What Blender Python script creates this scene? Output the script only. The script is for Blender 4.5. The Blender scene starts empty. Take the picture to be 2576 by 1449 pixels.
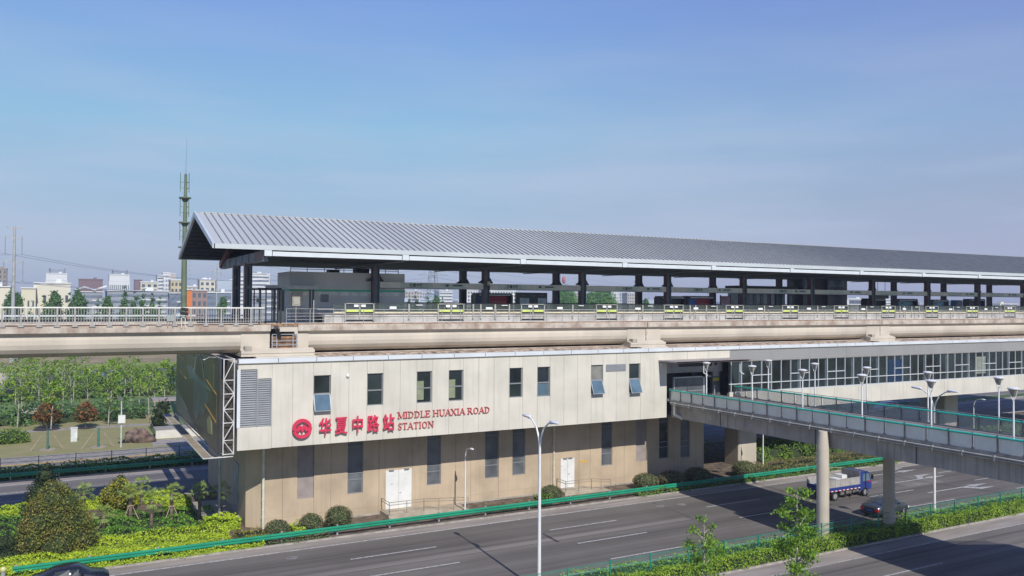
import bpy, math, random
import numpy as np
from mathutils import Vector, Matrix
from math import sin, cos, pi, radians, sqrt

S = bpy.context.scene
COL = S.collection

# ------------------------------------------------------------------ camera
cam_d = bpy.data.cameras.new('camera'); cam = bpy.data.objects.new('camera', cam_d); COL.objects.link(cam)
S.camera = cam
A, B, C = radians(28.6), radians(1.0), radians(0.345)
fw = Vector((sin(A)*cos(B), cos(A)*cos(B), sin(B))); r0 = Vector((cos(A), -sin(A), 0)); u0 = r0.cross(fw)
rt = r0*cos(C)+u0*sin(C); up = -r0*sin(C)+u0*cos(C)
M = Matrix((rt, up, -fw)).transposed().to_4x4(); M.translation = Vector((0, 0, 17.0))
cam.matrix_world = M
cam_d.sensor_width = 36.0; cam_d.lens = 36.0*2085.0/2576.0
cam_d.clip_start = 0.5; cam_d.clip_end = 12000

# ------------------------------------------------------------------ world, sun, exposure
SUN_EL, SUN_AZ = radians(41.0), radians(184.0)
w = bpy.data.worlds.new('World'); S.world = w; w.use_nodes = True
nt = w.node_tree; nt.nodes.clear()
out = nt.nodes.new('ShaderNodeOutputWorld'); bg = nt.nodes.new('ShaderNodeBackground')
sky = nt.nodes.new('ShaderNodeTexSky'); sky.sky_type = 'NISHITA'; sky.sun_disc = False
sky.sun_elevation = SUN_EL; sky.sun_rotation = SUN_AZ; sky.air_density = 1.0; sky.dust_density = 1.0; sky.ozone_density = 1.2
tc = nt.nodes.new('ShaderNodeTexCoord'); sep = nt.nodes.new('ShaderNodeSeparateXYZ')
nt.links.new(tc.outputs['Generated'], sep.inputs[0])
def ramp(tree, stops, interp='LINEAR'):
    n = tree.nodes.new('ShaderNodeValToRGB'); n.color_ramp.interpolation = interp
    el = n.color_ramp.elements
    while len(el) > 1: el.remove(el[-1])
    el[0].position = stops[0][0]; el[0].color = (*stops[0][1], 1)
    for p, c in stops[1:]:
        e = el.new(p); e.color = (*c, 1)
    return n
def lin(r, g, b):
    f = lambda v: (v/255/12.92) if v/255 <= .04045 else ((v/255+.055)/1.055)**2.4
    return (f(r), f(g), f(b))
ra = ramp(nt, [(0.0, lin(176, 186, 206)), (0.05, lin(171, 186, 209)), (0.12, lin(155, 186, 213)), (0.20, lin(143, 187, 219)), (0.31, lin(124, 164, 220)), (0.42, lin(106, 140, 216)), (1.0, lin(50, 88, 176))])
rb = ramp(nt, [(0.0, lin(168, 170, 198)), (0.05, lin(165, 170, 200)), (0.12, lin(152, 166, 195)), (0.20, lin(140, 164, 204)), (0.31, lin(122, 143, 201)), (0.42, lin(110, 128, 200)), (1.0, lin(50, 80, 170))])
nt.links.new(sep.outputs['Z'], ra.inputs[0]); nt.links.new(sep.outputs['Z'], rb.inputs[0])
mr = nt.nodes.new('ShaderNodeMapRange'); mr.inputs[1].default_value = .40; mr.inputs[2].default_value = .95
nt.links.new(sep.outputs['X'], mr.inputs[0])
mx = nt.nodes.new('ShaderNodeMix'); mx.data_type = 'RGBA'
nt.links.new(mr.outputs[0], mx.inputs[0]); nt.links.new(ra.outputs[0], mx.inputs[6]); nt.links.new(rb.outputs[0], mx.inputs[7])
# faint high cloud veil
mp = nt.nodes.new('ShaderNodeMapping'); mp.inputs['Scale'].default_value = (1.5, 1.5, 11)
nz = nt.nodes.new('ShaderNodeTexNoise'); nz.inputs['Scale'].default_value = 2.1; nz.inputs['Detail'].default_value = 7
nt.links.new(tc.outputs['Generated'], mp.inputs[0]); nt.links.new(mp.outputs[0], nz.inputs[0])
cr = ramp(nt, [(.42, (0, 0, 0)), (.70, (.6, .6, .6))]); nt.links.new(nz.outputs[0], cr.inputs[0])
band = ramp(nt, [(0.0, (.3, .3, .3)), (.1, (1, 1, 1)), (.2, (.5, .5, .5)), (.34, (.08, .08, .08))]); nt.links.new(sep.outputs['Z'], band.inputs[0])
mul = nt.nodes.new('ShaderNodeMath'); mul.operation = 'MULTIPLY'
nt.links.new(cr.outputs[0], mul.inputs[0]); nt.links.new(band.outputs[0], mul.inputs[1])
mc = nt.nodes.new('ShaderNodeMix'); mc.data_type = 'RGBA'
nt.links.new(mul.outputs[0], mc.inputs[0]); nt.links.new(mx.outputs[2], mc.inputs[6]); mc.inputs[7].default_value = (*lin(186, 196, 220), 1)
# physical sky blended in
sk = nt.nodes.new('ShaderNodeVectorMath'); sk.operation = 'SCALE'; sk.inputs['Scale'].default_value = 0.07
nt.links.new(sky.outputs[0], sk.inputs[0])
mf = nt.nodes.new('ShaderNodeMix'); mf.data_type = 'RGBA'; mf.inputs[0].default_value = .12
nt.links.new(mc.outputs[2], mf.inputs[6]); nt.links.new(sk.outputs[0], mf.inputs[7])
nt.links.new(mf.outputs[2], bg.inputs[0]); bg.inputs[1].default_value = .93; nt.links.new(bg.outputs[0], out.inputs[0])
sd = bpy.data.lights.new('sun', 'SUN'); sun = bpy.data.objects.new('sun', sd); COL.objects.link(sun)
sd.energy = 3.9; sd.angle = radians(.5); sd.color = (1.0, .965, .91)
sv = Vector((sin(SUN_AZ)*cos(SUN_EL), cos(SUN_AZ)*cos(SUN_EL), sin(SUN_EL)))
sun.rotation_euler = sv.to_track_quat('Z', 'Y').to_euler(); sun.location = (0, -50, 80)
S.view_settings.view_transform = 'Standard'; S.view_settings.look = 'None'
S.view_settings.exposure = 0.28; S.view_settings.gamma = 1.0
S.render.engine = 'CYCLES'

# ------------------------------------------------------------------ materials
MT = {}
def mat(key, col, rough=.7, metal=0., var=.12, scale=1.5, col2=None, bump=0., bscale=20., streak=0., spec=None, leafvar=0., alpha=1., vscale=None, transl=0.):
    if key in MT: return MT[key]
    m = bpy.data.materials.new(key); m.use_nodes = True; t = m.node_tree; p = t.nodes['Principled BSDF']
    p.inputs['Roughness'].default_value = rough; p.inputs['Metallic'].default_value = metal
    if spec is not None: p.inputs['Specular IOR Level'].default_value = spec
    tx = t.nodes.new('ShaderNodeTexCoord'); ma = t.nodes.new('ShaderNodeMapping')
    ma.inputs['Scale'].default_value = vscale or (1, 1, 1)
    t.links.new(tx.outputs['Object'], ma.inputs[0])
    n = t.nodes.new('ShaderNodeTexNoise'); n.inputs['Scale'].default_value = scale; n.inputs['Detail'].default_value = 5
    t.links.new(ma.outputs[0], n.inputs[0])
    c2 = col2 or tuple(v*(1-var*2.2) for v in col)
    c1 = tuple(min(1, v*(1+var*.6)) for v in col) if not col2 else col
    r = ramp(t, [(.3, c2), (.62, c1)]); t.links.new(n.outputs[0], r.inputs[0])
    last = r.outputs[0]
    if streak:
        m2 = t.nodes.new('ShaderNodeMapping'); m2.inputs['Scale'].default_value = (2.2, 2.2, .10)
        t.links.new(tx.outputs['Object'], m2.inputs[0])
        n2 = t.nodes.new('ShaderNodeTexNoise'); n2.inputs['Scale'].default_value = 1.6; n2.inputs['Detail'].default_value = 6; n2.inputs['Roughness'].default_value = .7
        t.links.new(m2.outputs[0], n2.inputs[0])
        r2 = ramp(t, [(.5, (0, 0, 0)), (.72, (streak,)*3)]); t.links.new(n2.outputs[0], r2.inputs[0])
        x = t.nodes.new('ShaderNodeMix'); x.data_type = 'RGBA'; t.links.new(r2.outputs[0], x.inputs[0]); t.links.new(last, x.inputs[6])
        x.inputs[7].default_value = (*[v*.35 for v in col], 1); last = x.outputs[2]
    if leafvar:
        g = t.nodes.new('ShaderNodeNewGeometry'); hs = t.nodes.new('ShaderNodeHueSaturation')
        a = t.nodes.new('ShaderNodeMapRange'); a.inputs[3].default_value = 1-leafvar; a.inputs[4].default_value = 1+leafvar
        t.links.new(g.outputs['Random Per Island'], a.inputs[0]); t.links.new(a.outputs[0], hs.inputs['Value'])
        h = t.nodes.new('ShaderNodeMapRange'); h.inputs[3].default_value = .5-leafvar*.05; h.inputs[4].default_value = .5+leafvar*.03
        mm = t.nodes.new('ShaderNodeMath'); mm.operation = 'FRACT'; ms = t.nodes.new('ShaderNodeMath'); ms.operation = 'MULTIPLY'; ms.inputs[1].default_value = 17.3
        t.links.new(g.outputs['Random Per Island'], ms.inputs[0]); t.links.new(ms.outputs[0], mm.inputs[0]); t.links.new(mm.outputs[0], h.inputs[0])
        t.links.new(h.outputs[0], hs.inputs['Hue']); t.links.new(last, hs.inputs['Color']); last = hs.outputs[0]
    t.links.new(last, p.inputs['Base Color'])
    if bump:
        b = t.nodes.new('ShaderNodeBump'); b.inputs['Strength'].default_value = bump; b.inputs['Distance'].default_value = .02
        n3 = t.nodes.new('ShaderNodeTexNoise'); n3.inputs['Scale'].default_value = bscale; t.links.new(tx.outputs['Object'], n3.inputs[0])
        t.links.new(n3.outputs[0], b.inputs['Height']); t.links.new(b.outputs[0], p.inputs['Normal'])
    if alpha < 1 or transl:
        o = t.nodes['Material Output']; mix = t.nodes.new('ShaderNodeMixShader')
        if transl:
            tr = t.nodes.new('ShaderNodeBsdfTranslucent'); t.links.new(last, tr.inputs[0]); mix.inputs[0].default_value = transl
            t.links.new(p.outputs[0], mix.inputs[1]); t.links.new(tr.outputs[0], mix.inputs[2])
        else:
            tr = t.nodes.new('ShaderNodeBsdfTransparent'); mix.inputs[0].default_value = alpha
            t.links.new(tr.outputs[0], mix.inputs[1]); t.links.new(p.outputs[0], mix.inputs[2])
        t.links.new(mix.outputs[0], o.inputs[0])
    MT[key] = m; return m

cream = mat('cream_panel', (.60, .565, .475), .55, var=.06, scale=.4, streak=.22, bump=.05)
cream2 = mat('coping_metal', (.62, .65, .66), .35, var=.05, scale=.4)
joint = mat('panel_joint', (.30, .27, .22), .8)
tanw = mat('tan_panel', (.485, .38, .262), .6, var=.10, scale=.4, streak=.2)
greyp = mat('grey_fascia', (.285, .285, .275), .5, var=.04, scale=.3)
glassd = mat('dark_glass', (.022, .032, .034), .10, var=.4, scale=.35, spec=.6)
glassb = mat('sky_glass', (.10, .16, .20), .06, var=.2, scale=.6, spec=1.0)
glassw = mat('blind_glass', (.23, .225, .195), .2, var=.1)
glassg = mat('dusty_glass', (.13, .14, .15), .3, var=.2, scale=.8)
framem = mat('window_frame', (.22, .225, .23), .4, var=.05)
mull = mat('white_mullion', (.52, .54, .54), .4, var=.03)
louvre = mat('louvre_metal', (.25, .262, .27), .45, var=.05)
conc = mat('girder_concrete', (.535, .475, .385), .75, var=.08, scale=.35, streak=.12, bump=.1)
concd = mat('stained_concrete', (.52, .46, .38), .85, var=.22, scale=1.2, col2=(.30, .22, .17), streak=.3)
concg = mat('grey_concrete', (.37, .335, .28), .85, var=.12, scale=.7, streak=.8, bump=.1)
concp = mat('pillar_concrete', (.50, .44, .35), .8, var=.06, scale=.6, streak=.15)
slabm = mat('platform_side', (.50, .48, .455), .8, var=.15, scale=1.0, streak=.3)
railm = mat('railing_metal', (.36, .35, .325), .45, var=.08, scale=2)
railw = mat('rail_cap', (.72, .71, .64), .35, var=.04)
steel = mat('galvanised_steel', (.40, .42, .43), .4, .3, var=.1)
whitep = mat('white_paint', (.70, .70, .67), .35, var=.04)
roofm = mat('roof_metal', (.44, .45, .43), .40, .0, var=.07, scale=.12, vscale=(1, .15, .15))
ribm = mat('roof_rib', (.215, .225, .23), .5, .0, var=.1)
gutter = mat('gutter_metal', (.50, .54, .54), .35, var=.05, scale=.3)
fascia = mat('fascia_white', (.60, .64, .65), .4, var=.03)
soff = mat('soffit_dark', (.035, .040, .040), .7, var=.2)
steelb = mat('column_blue_grey', (.13, .155, .18), .5, var=.15)
steelr = mat('column_maroon', (.15, .06, .058), .5, var=.15)
blackm = mat('black_steel', (.018, .02, .02), .5, var=.2)
greyrm = mat('room_panel', (.62, .62, .61), .6, var=.06, scale=.4)
greenst = mat('green_stripe', (.06, .50, .30), .5, var=.05)
lime = mat('lime_strip', (.62, .72, .17), .5, var=.04)
creamst = mat('platform_edge_strip', (.66, .58, .40), .6, var=.1, scale=4)
signw = mat('white_sign', (.82, .83, .83), .4, var=.02)
bandm = mat('sign_band', (.72, .71, .64), .5, var=.05)
bandg = mat('sign_band_green', (.56, .64, .58), .5, var=.05)
inkm = mat('sign_ink', (.05, .06, .06), .6, var=.1)
redad = mat('red_poster', (.42, .02, .04), .5, var=.1)
bluead = mat('blue_poster', (.06, .17, .55), .5, var=.3, scale=1)
cyanad = mat('cyan_poster', (.28, .5, .58), .5, var=.3, scale=2)
shelt = mat('shelter_dark', (.03, .032, .036), .35, var=.2)
darkg = mat('booth_glass', (.02, .045, .05), .12, var=.4, scale=.5)
guardg = mat('guardrail_green', (.015, .25, .14), .4, var=.08, scale=.8)
fenceg = mat('fence_green', (.02, .22, .15), .5, var=.1)
teal = mat('teal_handrail', (.03, .46, .36), .4, var=.08, scale=1.2)
brglass = mat('footbridge_glass', (.78, .78, .68), .3, var=.04, alpha=.78)
brglassf = mat('footbridge_glass_clear', (.42, .47, .42), .2, var=.04, alpha=.35)
psdglass = mat('screen_glass', (.10, .13, .12), .1, var=.1, alpha=.35)
redsign = mat('sign_red', (.60, .035, .085), .4, var=.03)
redlat = mat('sign_red_latin', (.50, .08, .09), .5, var=.03)
asph = mat('asphalt', (.150, .134, .116), .9, var=.17, scale=.5, vscale=(.06, 1, 1), bump=.2, bscale=60)
asphn = mat('asphalt_near', (.17, .152, .134), .9, var=.12, scale=.6, vscale=(.06, 1, 1), bump=.2, bscale=60)
asphb = mat('asphalt_back', (.17, .154, .14), .9, var=.1, scale=.5, vscale=(.06, 1, 1))
should = mat('shoulder_concrete', (.29, .25, .215), .9, var=.14, scale=1.2, vscale=(.15, 1, 1), bump=.15)
kerbm = mat('kerb', (.34, .31, .27), .9, var=.15, scale=2)
paintw = mat('road_paint', (.46, .455, .43), .7, var=.3, scale=5, col2=(.20, .195, .19))
painty = mat('yellow_paint', (.60, .38, .05), .7, var=.1, scale=3)
patch = mat('asphalt_patch', (.045, .043, .045), .9, var=.2)
manh = mat('manhole_iron', (.22, .21, .20), .7, var=.2)
soil = mat('soil', (.14, .105, .075), .95, var=.3, scale=1.5)
grass = mat('meadow_grass', (.13, .155, .045), .95, var=.35, scale=.12, col2=(.20, .165, .08), bump=.3, bscale=8)
lawn = mat('park_lawn', (.22, .21, .075), .95, var=.3, scale=.5, col2=(.27, .23, .11))
lawn2 = mat('dark_lawn', (.07, .12, .03), .95, var=.3, scale=.8)
pathm = mat('path_paving', (.30, .27, .24), .9, var=.15)
waterm = mat('water', (.05, .065, .06), .12, var=.2, scale=.05, spec=.6)
rockm = mat('rock', (.16, .11, .085), .9, var=.35, scale=1.5, bump=.5, bscale=5)
def wear(m, lanes):
    t = m.node_tree; p = t.nodes['Principled BSDF']; src = p.inputs['Base Color'].links[0].from_socket
    tx = t.nodes.new('ShaderNodeTexCoord'); mp_ = t.nodes.new('ShaderNodeMapping'); mp_.inputs['Scale'].default_value = (.012, 1.9, 1)
    n = t.nodes.new('ShaderNodeTexNoise'); n.inputs['Scale'].default_value = 1.0; n.inputs['Detail'].default_value = 4
    t.links.new(tx.outputs['Object'], mp_.inputs[0]); t.links.new(mp_.outputs[0], n.inputs[0])
    r = ramp(t, [(.36, (.74,)*3), (.5, (1, 1, 1)), (.64, (1.0,)*3)]); t.links.new(n.outputs[0], r.inputs[0])
    n2 = t.nodes.new('ShaderNodeTexNoise'); n2.inputs['Scale'].default_value = 7; n2.inputs['Detail'].default_value = 8; n2.inputs['Roughness'].default_value = .75
    t.links.new(tx.outputs['Object'], n2.inputs[0]); r2 = ramp(t, [(.30, (.80,)*3), (.5, (1, 1, 1)), (.70, (1.0,)*3)]); t.links.new(n2.outputs[0], r2.inputs[0])
    n3 = t.nodes.new('ShaderNodeTexNoise'); n3.inputs['Scale'].default_value = .16; n3.inputs['Detail'].default_value = 3
    t.links.new(tx.outputs['Object'], n3.inputs[0]); r3 = ramp(t, [(.35, (.84,)*3), (.6, (1, 1, 1))]); t.links.new(n3.outputs[0], r3.inputs[0])
    for rr in (r, r2, r3):
        x = t.nodes.new('ShaderNodeMix'); x.data_type = 'RGBA'; x.blend_type = 'MULTIPLY'; x.inputs[0].default_value = 1
        t.links.new(src, x.inputs[6]); t.links.new(rr.outputs[0], x.inputs[7]); src = x.outputs[2]
    t.links.new(src, p.inputs['Base Color'])
for m_, k_ in ((asph, 3.8), (asphn, 3.8), (asphb, 3.6)): wear(m_, k_)
def leafm(k, c, c2, lv=.45, sc=1.2):
    c = tuple(min(.8, v*1.55) for v in c); c2 = tuple(min(.8, v*1.45) for v in c2)
    return mat(k, c, .6, scale=sc, col2=c2, leafvar=lv, transl=.25, spec=.3)
L_lime = leafm('leaf_lime', (.29, .37, .02), (.15, .24, .015), .25)
L_green = leafm('leaf_green', (.10, .21, .025), (.05, .13, .015))
L_mid = leafm('leaf_mid', (.11, .19, .02), (.05, .11, .015))
L_dark = leafm('leaf_dark', (.022, .035, .014), (.010, .018, .009))
L_red = leafm('leaf_photinia', (.155, .135, .030), (.075, .12, .022), .45, 1.1)
L_ball = leafm('leaf_ball_shrub', (.16, .15, .07), (.075, .09, .035), .45, 3)
L_hedge = leafm('leaf_hedge', (.17, .26, .02), (.08, .15, .012), .4, 1.5)
L_palm = leafm('leaf_palm', (.24, .31, .07), (.12, .18, .045), .35, 3)
L_wood = leafm('leaf_wood', (.16, .25, .022), (.06, .13, .015), .4, .5)
L_far = leafm('leaf_far', (.07, .15, .035), (.04, .10, .025), .3, .3)
L_farb = leafm('leaf_far_bright', (.10, .22, .05), (.05, .13, .035), .3, .3)
L_yel = leafm('leaf_yellow', (.26, .24, .03), (.05, .09, .015), .4, 1.4)
L_maple = leafm('leaf_maple', (.17, .06, .02), (.10, .075, .02), .4, 1.0)
L_poplar = leafm('leaf_poplar', (.13, .23, .022), (.05, .12, .012), .4, 1.5)
L_brown = leafm('leaf_ochre', (.16, .15, .05), (.08, .10, .03), .4, 2)
bark = mat('bark', (.13, .10, .075), .9, var=.3, scale=4)
barkp = mat('pale_bark', (.36, .34, .26), .9, var=.25, scale=3)
barkr = mat('palm_bark', (.17, .125, .10), .9, var=.35, scale=5)
woodp = mat('prop_timber', (.42, .33, .24), .8, var=.15)
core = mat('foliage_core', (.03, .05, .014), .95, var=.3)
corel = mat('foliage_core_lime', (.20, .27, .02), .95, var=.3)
rustm = mat('rusty_timber', (.34, .20, .10), .85, var=.4, scale=2, col2=(.12, .05, .035))
mastg = mat('mast_green', (.13, .17, .10), .6, var=.12, scale=1)
pylonm = mat('pylon_grey', (.36, .37, .36), .6, var=.1)
latt = mat('pylon_lattice', (.25, .29, .34), .7, var=.1)
wirem = mat('power_wire', (.30, .32, .42), .6, var=.05)

# ------------------------------------------------------------------ mesh builder
class MB:
    def __init__(s): s.v = []; s.f = []; s.mi = []; s.cur = 0; s.sm = []
    def add(s, vs, fs, smooth=False):
        o = len(s.v); s.v += [tuple(p) for p in vs]
        for f in fs: s.f.append([i+o for i in f]); s.mi.append(s.cur); s.sm.append(smooth)
        return s
    def slot(s, i): s.cur = i; return s
    def box(s, x0, x1, y0, y1, z0, z1):
        v = [(x0,y0,z0),(x1,y0,z0),(x1,y1,z0),(x0,y1,z0),(x0,y0,z1),(x1,y0,z1),(x1,y1,z1),(x0,y1,z1)]
        return s.add(v, [(0,3,2,1),(4,5,6,7),(0,1,5,4),(1,2,6,5),(2,3,7,6),(3,0,4,7)])
    def beam(s, p, q, a, b=None, upv=(0,0,1)):
        p, q = Vector(p), Vector(q); b = b or a; d = (q-p).normalized(); u = Vector(upv)
        if abs(d.dot(u)) > .99: u = Vector((1,0,0))
        sd_ = d.cross(u).normalized(); u = sd_.cross(d)
        v = []
        for e in (p, q):
            for i, j in ((-1,-1),(1,-1),(1,1),(-1,1)): v.append(e+sd_*(i*a/2)+u*(j*b/2))
        return s.add(v, [(0,3,2,1),(4,5,6,7),(0,1,5,4),(1,2,6,5),(2,3,7,6),(3,0,4,7)])
    def cyl(s, p, q, r1, r2=None, n=10, cap=True):
        p, q = Vector(p), Vector(q); r2 = r1 if r2 is None else r2; d = (q-p).normalized()
        u = Vector((0,0,1)) if abs(d.z) < .9 else Vector((1,0,0)); a = d.cross(u).normalized(); b = d.cross(a)
        v = []
        for e, r in ((p, r1), (q, r2)):
            for i in range(n): t = 2*pi*i/n; v.append(e+a*(cos(t)*r)+b*(sin(t)*r))
        s.add(v, [(i, (i+1) % n, n+(i+1) % n, n+i) for i in range(n)], True)
        if cap: s.add(v, [tuple(range(n))[::-1], tuple(range(n, 2*n))])
        return s
    def tube(s, pts, r, n=8):
        rs = r if hasattr(r, '__len__') else [r]*len(pts)
        for i in range(len(pts)-1): s.cyl(pts[i], pts[i+1], rs[i], rs[i+1], n)
        return s
    def ell(s, c, rx, ry, rz, n=12, m=8):
        v = [(c[0], c[1], c[2]+rz)]
        for i in range(1, m):
            for j in range(n):
                t, f = pi*i/m, 2*pi*j/n; v.append((c[0]+rx*sin(t)*cos(f), c[1]+ry*sin(t)*sin(f), c[2]+rz*cos(t)))
        v.append((c[0], c[1], c[2]-rz)); F = []
        for j in range(n): F.append((0, 1+j, 1+(j+1) % n))
        for i in range(m-2):
            for j in range(n): F.append((1+i*n+j, 1+(i+1)*n+j, 1+(i+1)*n+(j+1) % n, 1+i*n+(j+1) % n))
        b = 1+(m-2)*n
        for j in range(n): F.append((b+j, len(v)-1, b+(j+1) % n))
        return s.add(v, F, True)
    def prism(s, poly, axis, a, b):
        # poly: 2-D points; axis 'x': (y,z), 'y': (x,z), 'z': (x,y)
        def P(u, v, t): return (t,u,v) if axis == 'x' else ((u,t,v) if axis == 'y' else (u,v,t))
        n = len(poly); v = [P(p[0], p[1], a) for p in poly]+[P(p[0], p[1], b) for p in poly]
        return s.add(v, [tuple(range(n)), tuple(range(n, 2*n))[::-1]]+[(i, n+i, n+(i+1) % n, (i+1) % n) for i in range(n)])
    def quad(s, a, b, c, d): return s.add([a, b, c, d], [(0,1,2,3)])
    def build(s, name, mats, parent=None, **k):
        me = bpy.data.meshes.new(name); o = bpy.data.objects.new(name, me); COL.objects.link(o)
        off = org(parent)
        me.from_pydata([(p[0]-off[0], p[1]-off[1], p[2]-off[2]) for p in s.v], [], s.f)
        for m in (mats if isinstance(mats, (list, tuple)) else [mats]): me.materials.append(m)
        me.polygons.foreach_set('material_index', s.mi); me.polygons.foreach_set('use_smooth', s.sm)
        me.update(); fixn(me)
        if parent is not None: o.parent = parent
        ORG[o.name] = off
        return tag(o, **k)
import bmesh
def fixn(me):
    bm = bmesh.new(); bm.from_mesh(me); bmesh.ops.recalc_face_normals(bm, faces=bm.faces); bm.to_mesh(me); bm.free()
ORG = {}
def org(o): return ORG.get(o.name, (0,0,0)) if o is not None else (0,0,0)
def tag(o, label=None, cat=None, group=None, kind=None):
    if label: o['label'] = label
    if cat: o['category'] = cat
    if group: o['group'] = group
    if kind: o['kind'] = kind
    return o
def thing(name, label, cat, loc=(0,0,0), group=None, build_at_origin=False):
    o = bpy.data.objects.new(name, None); COL.objects.link(o); o.location = loc; o.empty_display_size = .3
    ORG[o.name] = (0,0,0) if build_at_origin else tuple(loc)
    return tag(o, label, cat, group)
def copy_tree(o, label=None, loc=None, rz=None, sc=None):
    mp_ = {}
    src = [o]+list(o.children_recursive)
    for a in src:
        c = a.copy(); COL.objects.link(c); mp_[a] = c
        if a is not o: c.parent = mp_[a.parent]
    r = mp_[o]
    if label: r['label'] = label
    if loc is not None: r.location = loc
    if rz is not None: r.rotation_euler = (0, 0, rz)
    if sc is not None: r.scale = sc if hasattr(sc, '__len__') else (sc,)*3
    return r
ORD = ['first','second','third','fourth','fifth','sixth','seventh','eighth','ninth','tenth','eleventh','twelfth','thirteenth','fourteenth']
rng = np.random.default_rng(7); random.seed(5)

def leaf_mesh(name, P, size, mats, parent=None, corebuild=None, normal=None, aspect=.6, jit=.35, **k):
    """P: (n,3) leaf centres; one quad per leaf, random orientation (biased to normal)."""
    n = len(P); off = np.array(org(parent))
    d = rng.normal(size=(n,3))
    if normal is not None: d = d*.7+normal
    d /= np.linalg.norm(d, axis=1)[:,None]+1e-9
    a = np.cross(d, rng.normal(size=(n,3))); a /= np.linalg.norm(a, axis=1)[:,None]+1e-9
    b = np.cross(d, a)
    s = (size*(1+jit*rng.uniform(-1,1,n)))[:,None]
    V = np.stack([P-a*s*.5, P-b*s*.5*aspect+a*s*.1, P+a*s*.5, P+b*s*.5*aspect+a*s*.1], 1).reshape(-1,3)-off
    cv = np.zeros((0,3)); cf = []
    if corebuild is not None and corebuild.v:
        cv = np.array(corebuild.v)-off; cf = corebuild.f
    me = bpy.data.meshes.new(name)
    nv = len(V)+len(cv); me.vertices.add(nv); me.vertices.foreach_set('co', np.concatenate([V, cv]).ravel())
    loops = list(range(4*n)); starts = list(range(0, 4*n, 4)); pos = 4*n
    cl = []
    for f in cf:
        starts.append(pos); cl += [i+4*n for i in f]; pos += len(f)
    me.loops.add(pos); me.loops.foreach_set('vertex_index', np.array(loops+cl, dtype=np.int32))
    me.polygons.add(n+len(cf)); me.polygons.foreach_set('loop_start', np.array(starts, dtype=np.int32))
    for m in mats: me.materials.append(m)
    mi = [0]*n+[1]*len(cf); me.polygons.foreach_set('material_index', np.array(mi, dtype=np.int32))
    me.update(calc_edges=True); me.validate()
    o = bpy.data.objects.new(name, me); COL.objects.link(o)
    if parent is not None: o.parent = parent
    ORG[o.name] = tuple(off)
    return tag(o, **k)

def ball_points(c, r, n, shell=.55, squash=1.0):
    d = rng.normal(size=(n,3)); d /= np.linalg.norm(d, axis=1)[:,None]
    rr = r*(shell+(1-shell)*rng.uniform(0,1,n)**.6)
    p = d*rr[:,None]; p[:,2] *= squash
    return p+np.array(c), d
def clumps(blobs, dens):
    P, N = [], []
    for (c, r, sq) in blobs:
        n = int(dens*4*pi*r*r); p, d = ball_points(c, r, n, .6, sq); P.append(p); N.append(d)
    return np.concatenate(P), np.concatenate(N)
def hedge(name, x0, x1, y0, y1, z0, z1, mats, size=.13, dens=110, wob=.08, seed=1, y_slope=0., **k):
    r = np.random.default_rng(seed); L = x1-x0; W = y1-y0; H = z1-z0
    def bumpf(x, y): return (np.sin(x*1.7+seed)+np.sin(x*.63+y*2.1)+np.sin(x*3.9+y*1.3+seed*2)*.6)*wob*.5
    n1 = int(L*W*dens); x = r.uniform(x0, x1, n1); y = r.uniform(y0, y1, n1)
    top = np.stack([x, y, z1+bumpf(x, y)+r.uniform(-.09, .03, n1)], 1)
    n2 = int(L*H*dens*1.1); x = r.uniform(x0, x1, n2); z = r.uniform(z0, z1, n2)
    fr = np.stack([x, y0+bumpf(x, z)*1.0+r.uniform(-.03, .1, n2), z], 1)
    n3 = int(L*H*dens*.4); x = r.uniform(x0, x1, n3)
    bk = np.stack([x, y1+r.uniform(-.1, .03, n3), r.uniform(z0, z1, n3)], 1)
    n4 = int(W*H*dens)+1; e = np.stack([np.where(r.uniform(size=n4) < .5, x0, x1), r.uniform(y0, y1, n4), r.uniform(z0, z1, n4)], 1)
    P = np.concatenate([top, fr, bk, e])
    N = np.concatenate([np.tile([0,-.25,.9], (n1,1)), np.tile([0,-1.,.4], (n2,1)), np.tile([0,1.,0], (n3,1)), np.tile([0,0,0.], (n4,1))])
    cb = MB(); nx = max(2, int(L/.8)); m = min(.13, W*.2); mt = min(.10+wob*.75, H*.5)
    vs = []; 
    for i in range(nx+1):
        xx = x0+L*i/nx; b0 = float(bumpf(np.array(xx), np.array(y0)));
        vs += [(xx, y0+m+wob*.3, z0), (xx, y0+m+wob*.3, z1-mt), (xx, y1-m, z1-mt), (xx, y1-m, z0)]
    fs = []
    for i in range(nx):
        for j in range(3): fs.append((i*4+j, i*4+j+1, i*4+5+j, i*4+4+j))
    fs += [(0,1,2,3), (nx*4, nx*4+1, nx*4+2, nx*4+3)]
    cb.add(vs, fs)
    return leaf_mesh(name, P, size, mats, None, cb, N, **k)

# ================================================================== SETTING
def sheet(name, x0, x1, y0, y1, z, m, **k):
    b = MB(); b.quad((x0,y0,z),(x1,y0,z),(x1,y1,z),(x0,y1,z)); return b.build(name, m, kind='structure', **k)
sheet('ground', -700, 3000, -80, 1640, 0, grass)
def road(name, x0, x1, y0, y1, m, z=.012):
    b = MB(); b.box(x0, x1, y0, y1, -.05, z); return b.build(name, m, kind='structure')
near_road = road('near_road', -80, 320, 12, 38.5, asphn)
main_road = road('main_road', -80, 320, 43.3, 57.0, asph)
back_road = road('back_road', -80, 320, 77.4, 88.7, asphb)
side_road = road('service_road', -80, 320, 93.8, 99.4, asphb)
# light concrete shoulders beside the carriageways
b = MB(); b.box(-80, 320, 57.0, 58.35, -.05, .016); b.build('shoulder', should, main_road)
b = MB(); b.box(-80, 320, 37.95, 39.5, -.05, .016); b.build('shoulder', should, near_road)
b = MB(); b.box(-80, 320, 88.7, 90.1, -.05, .016); b.build('shoulder', should, back_road)
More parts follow.
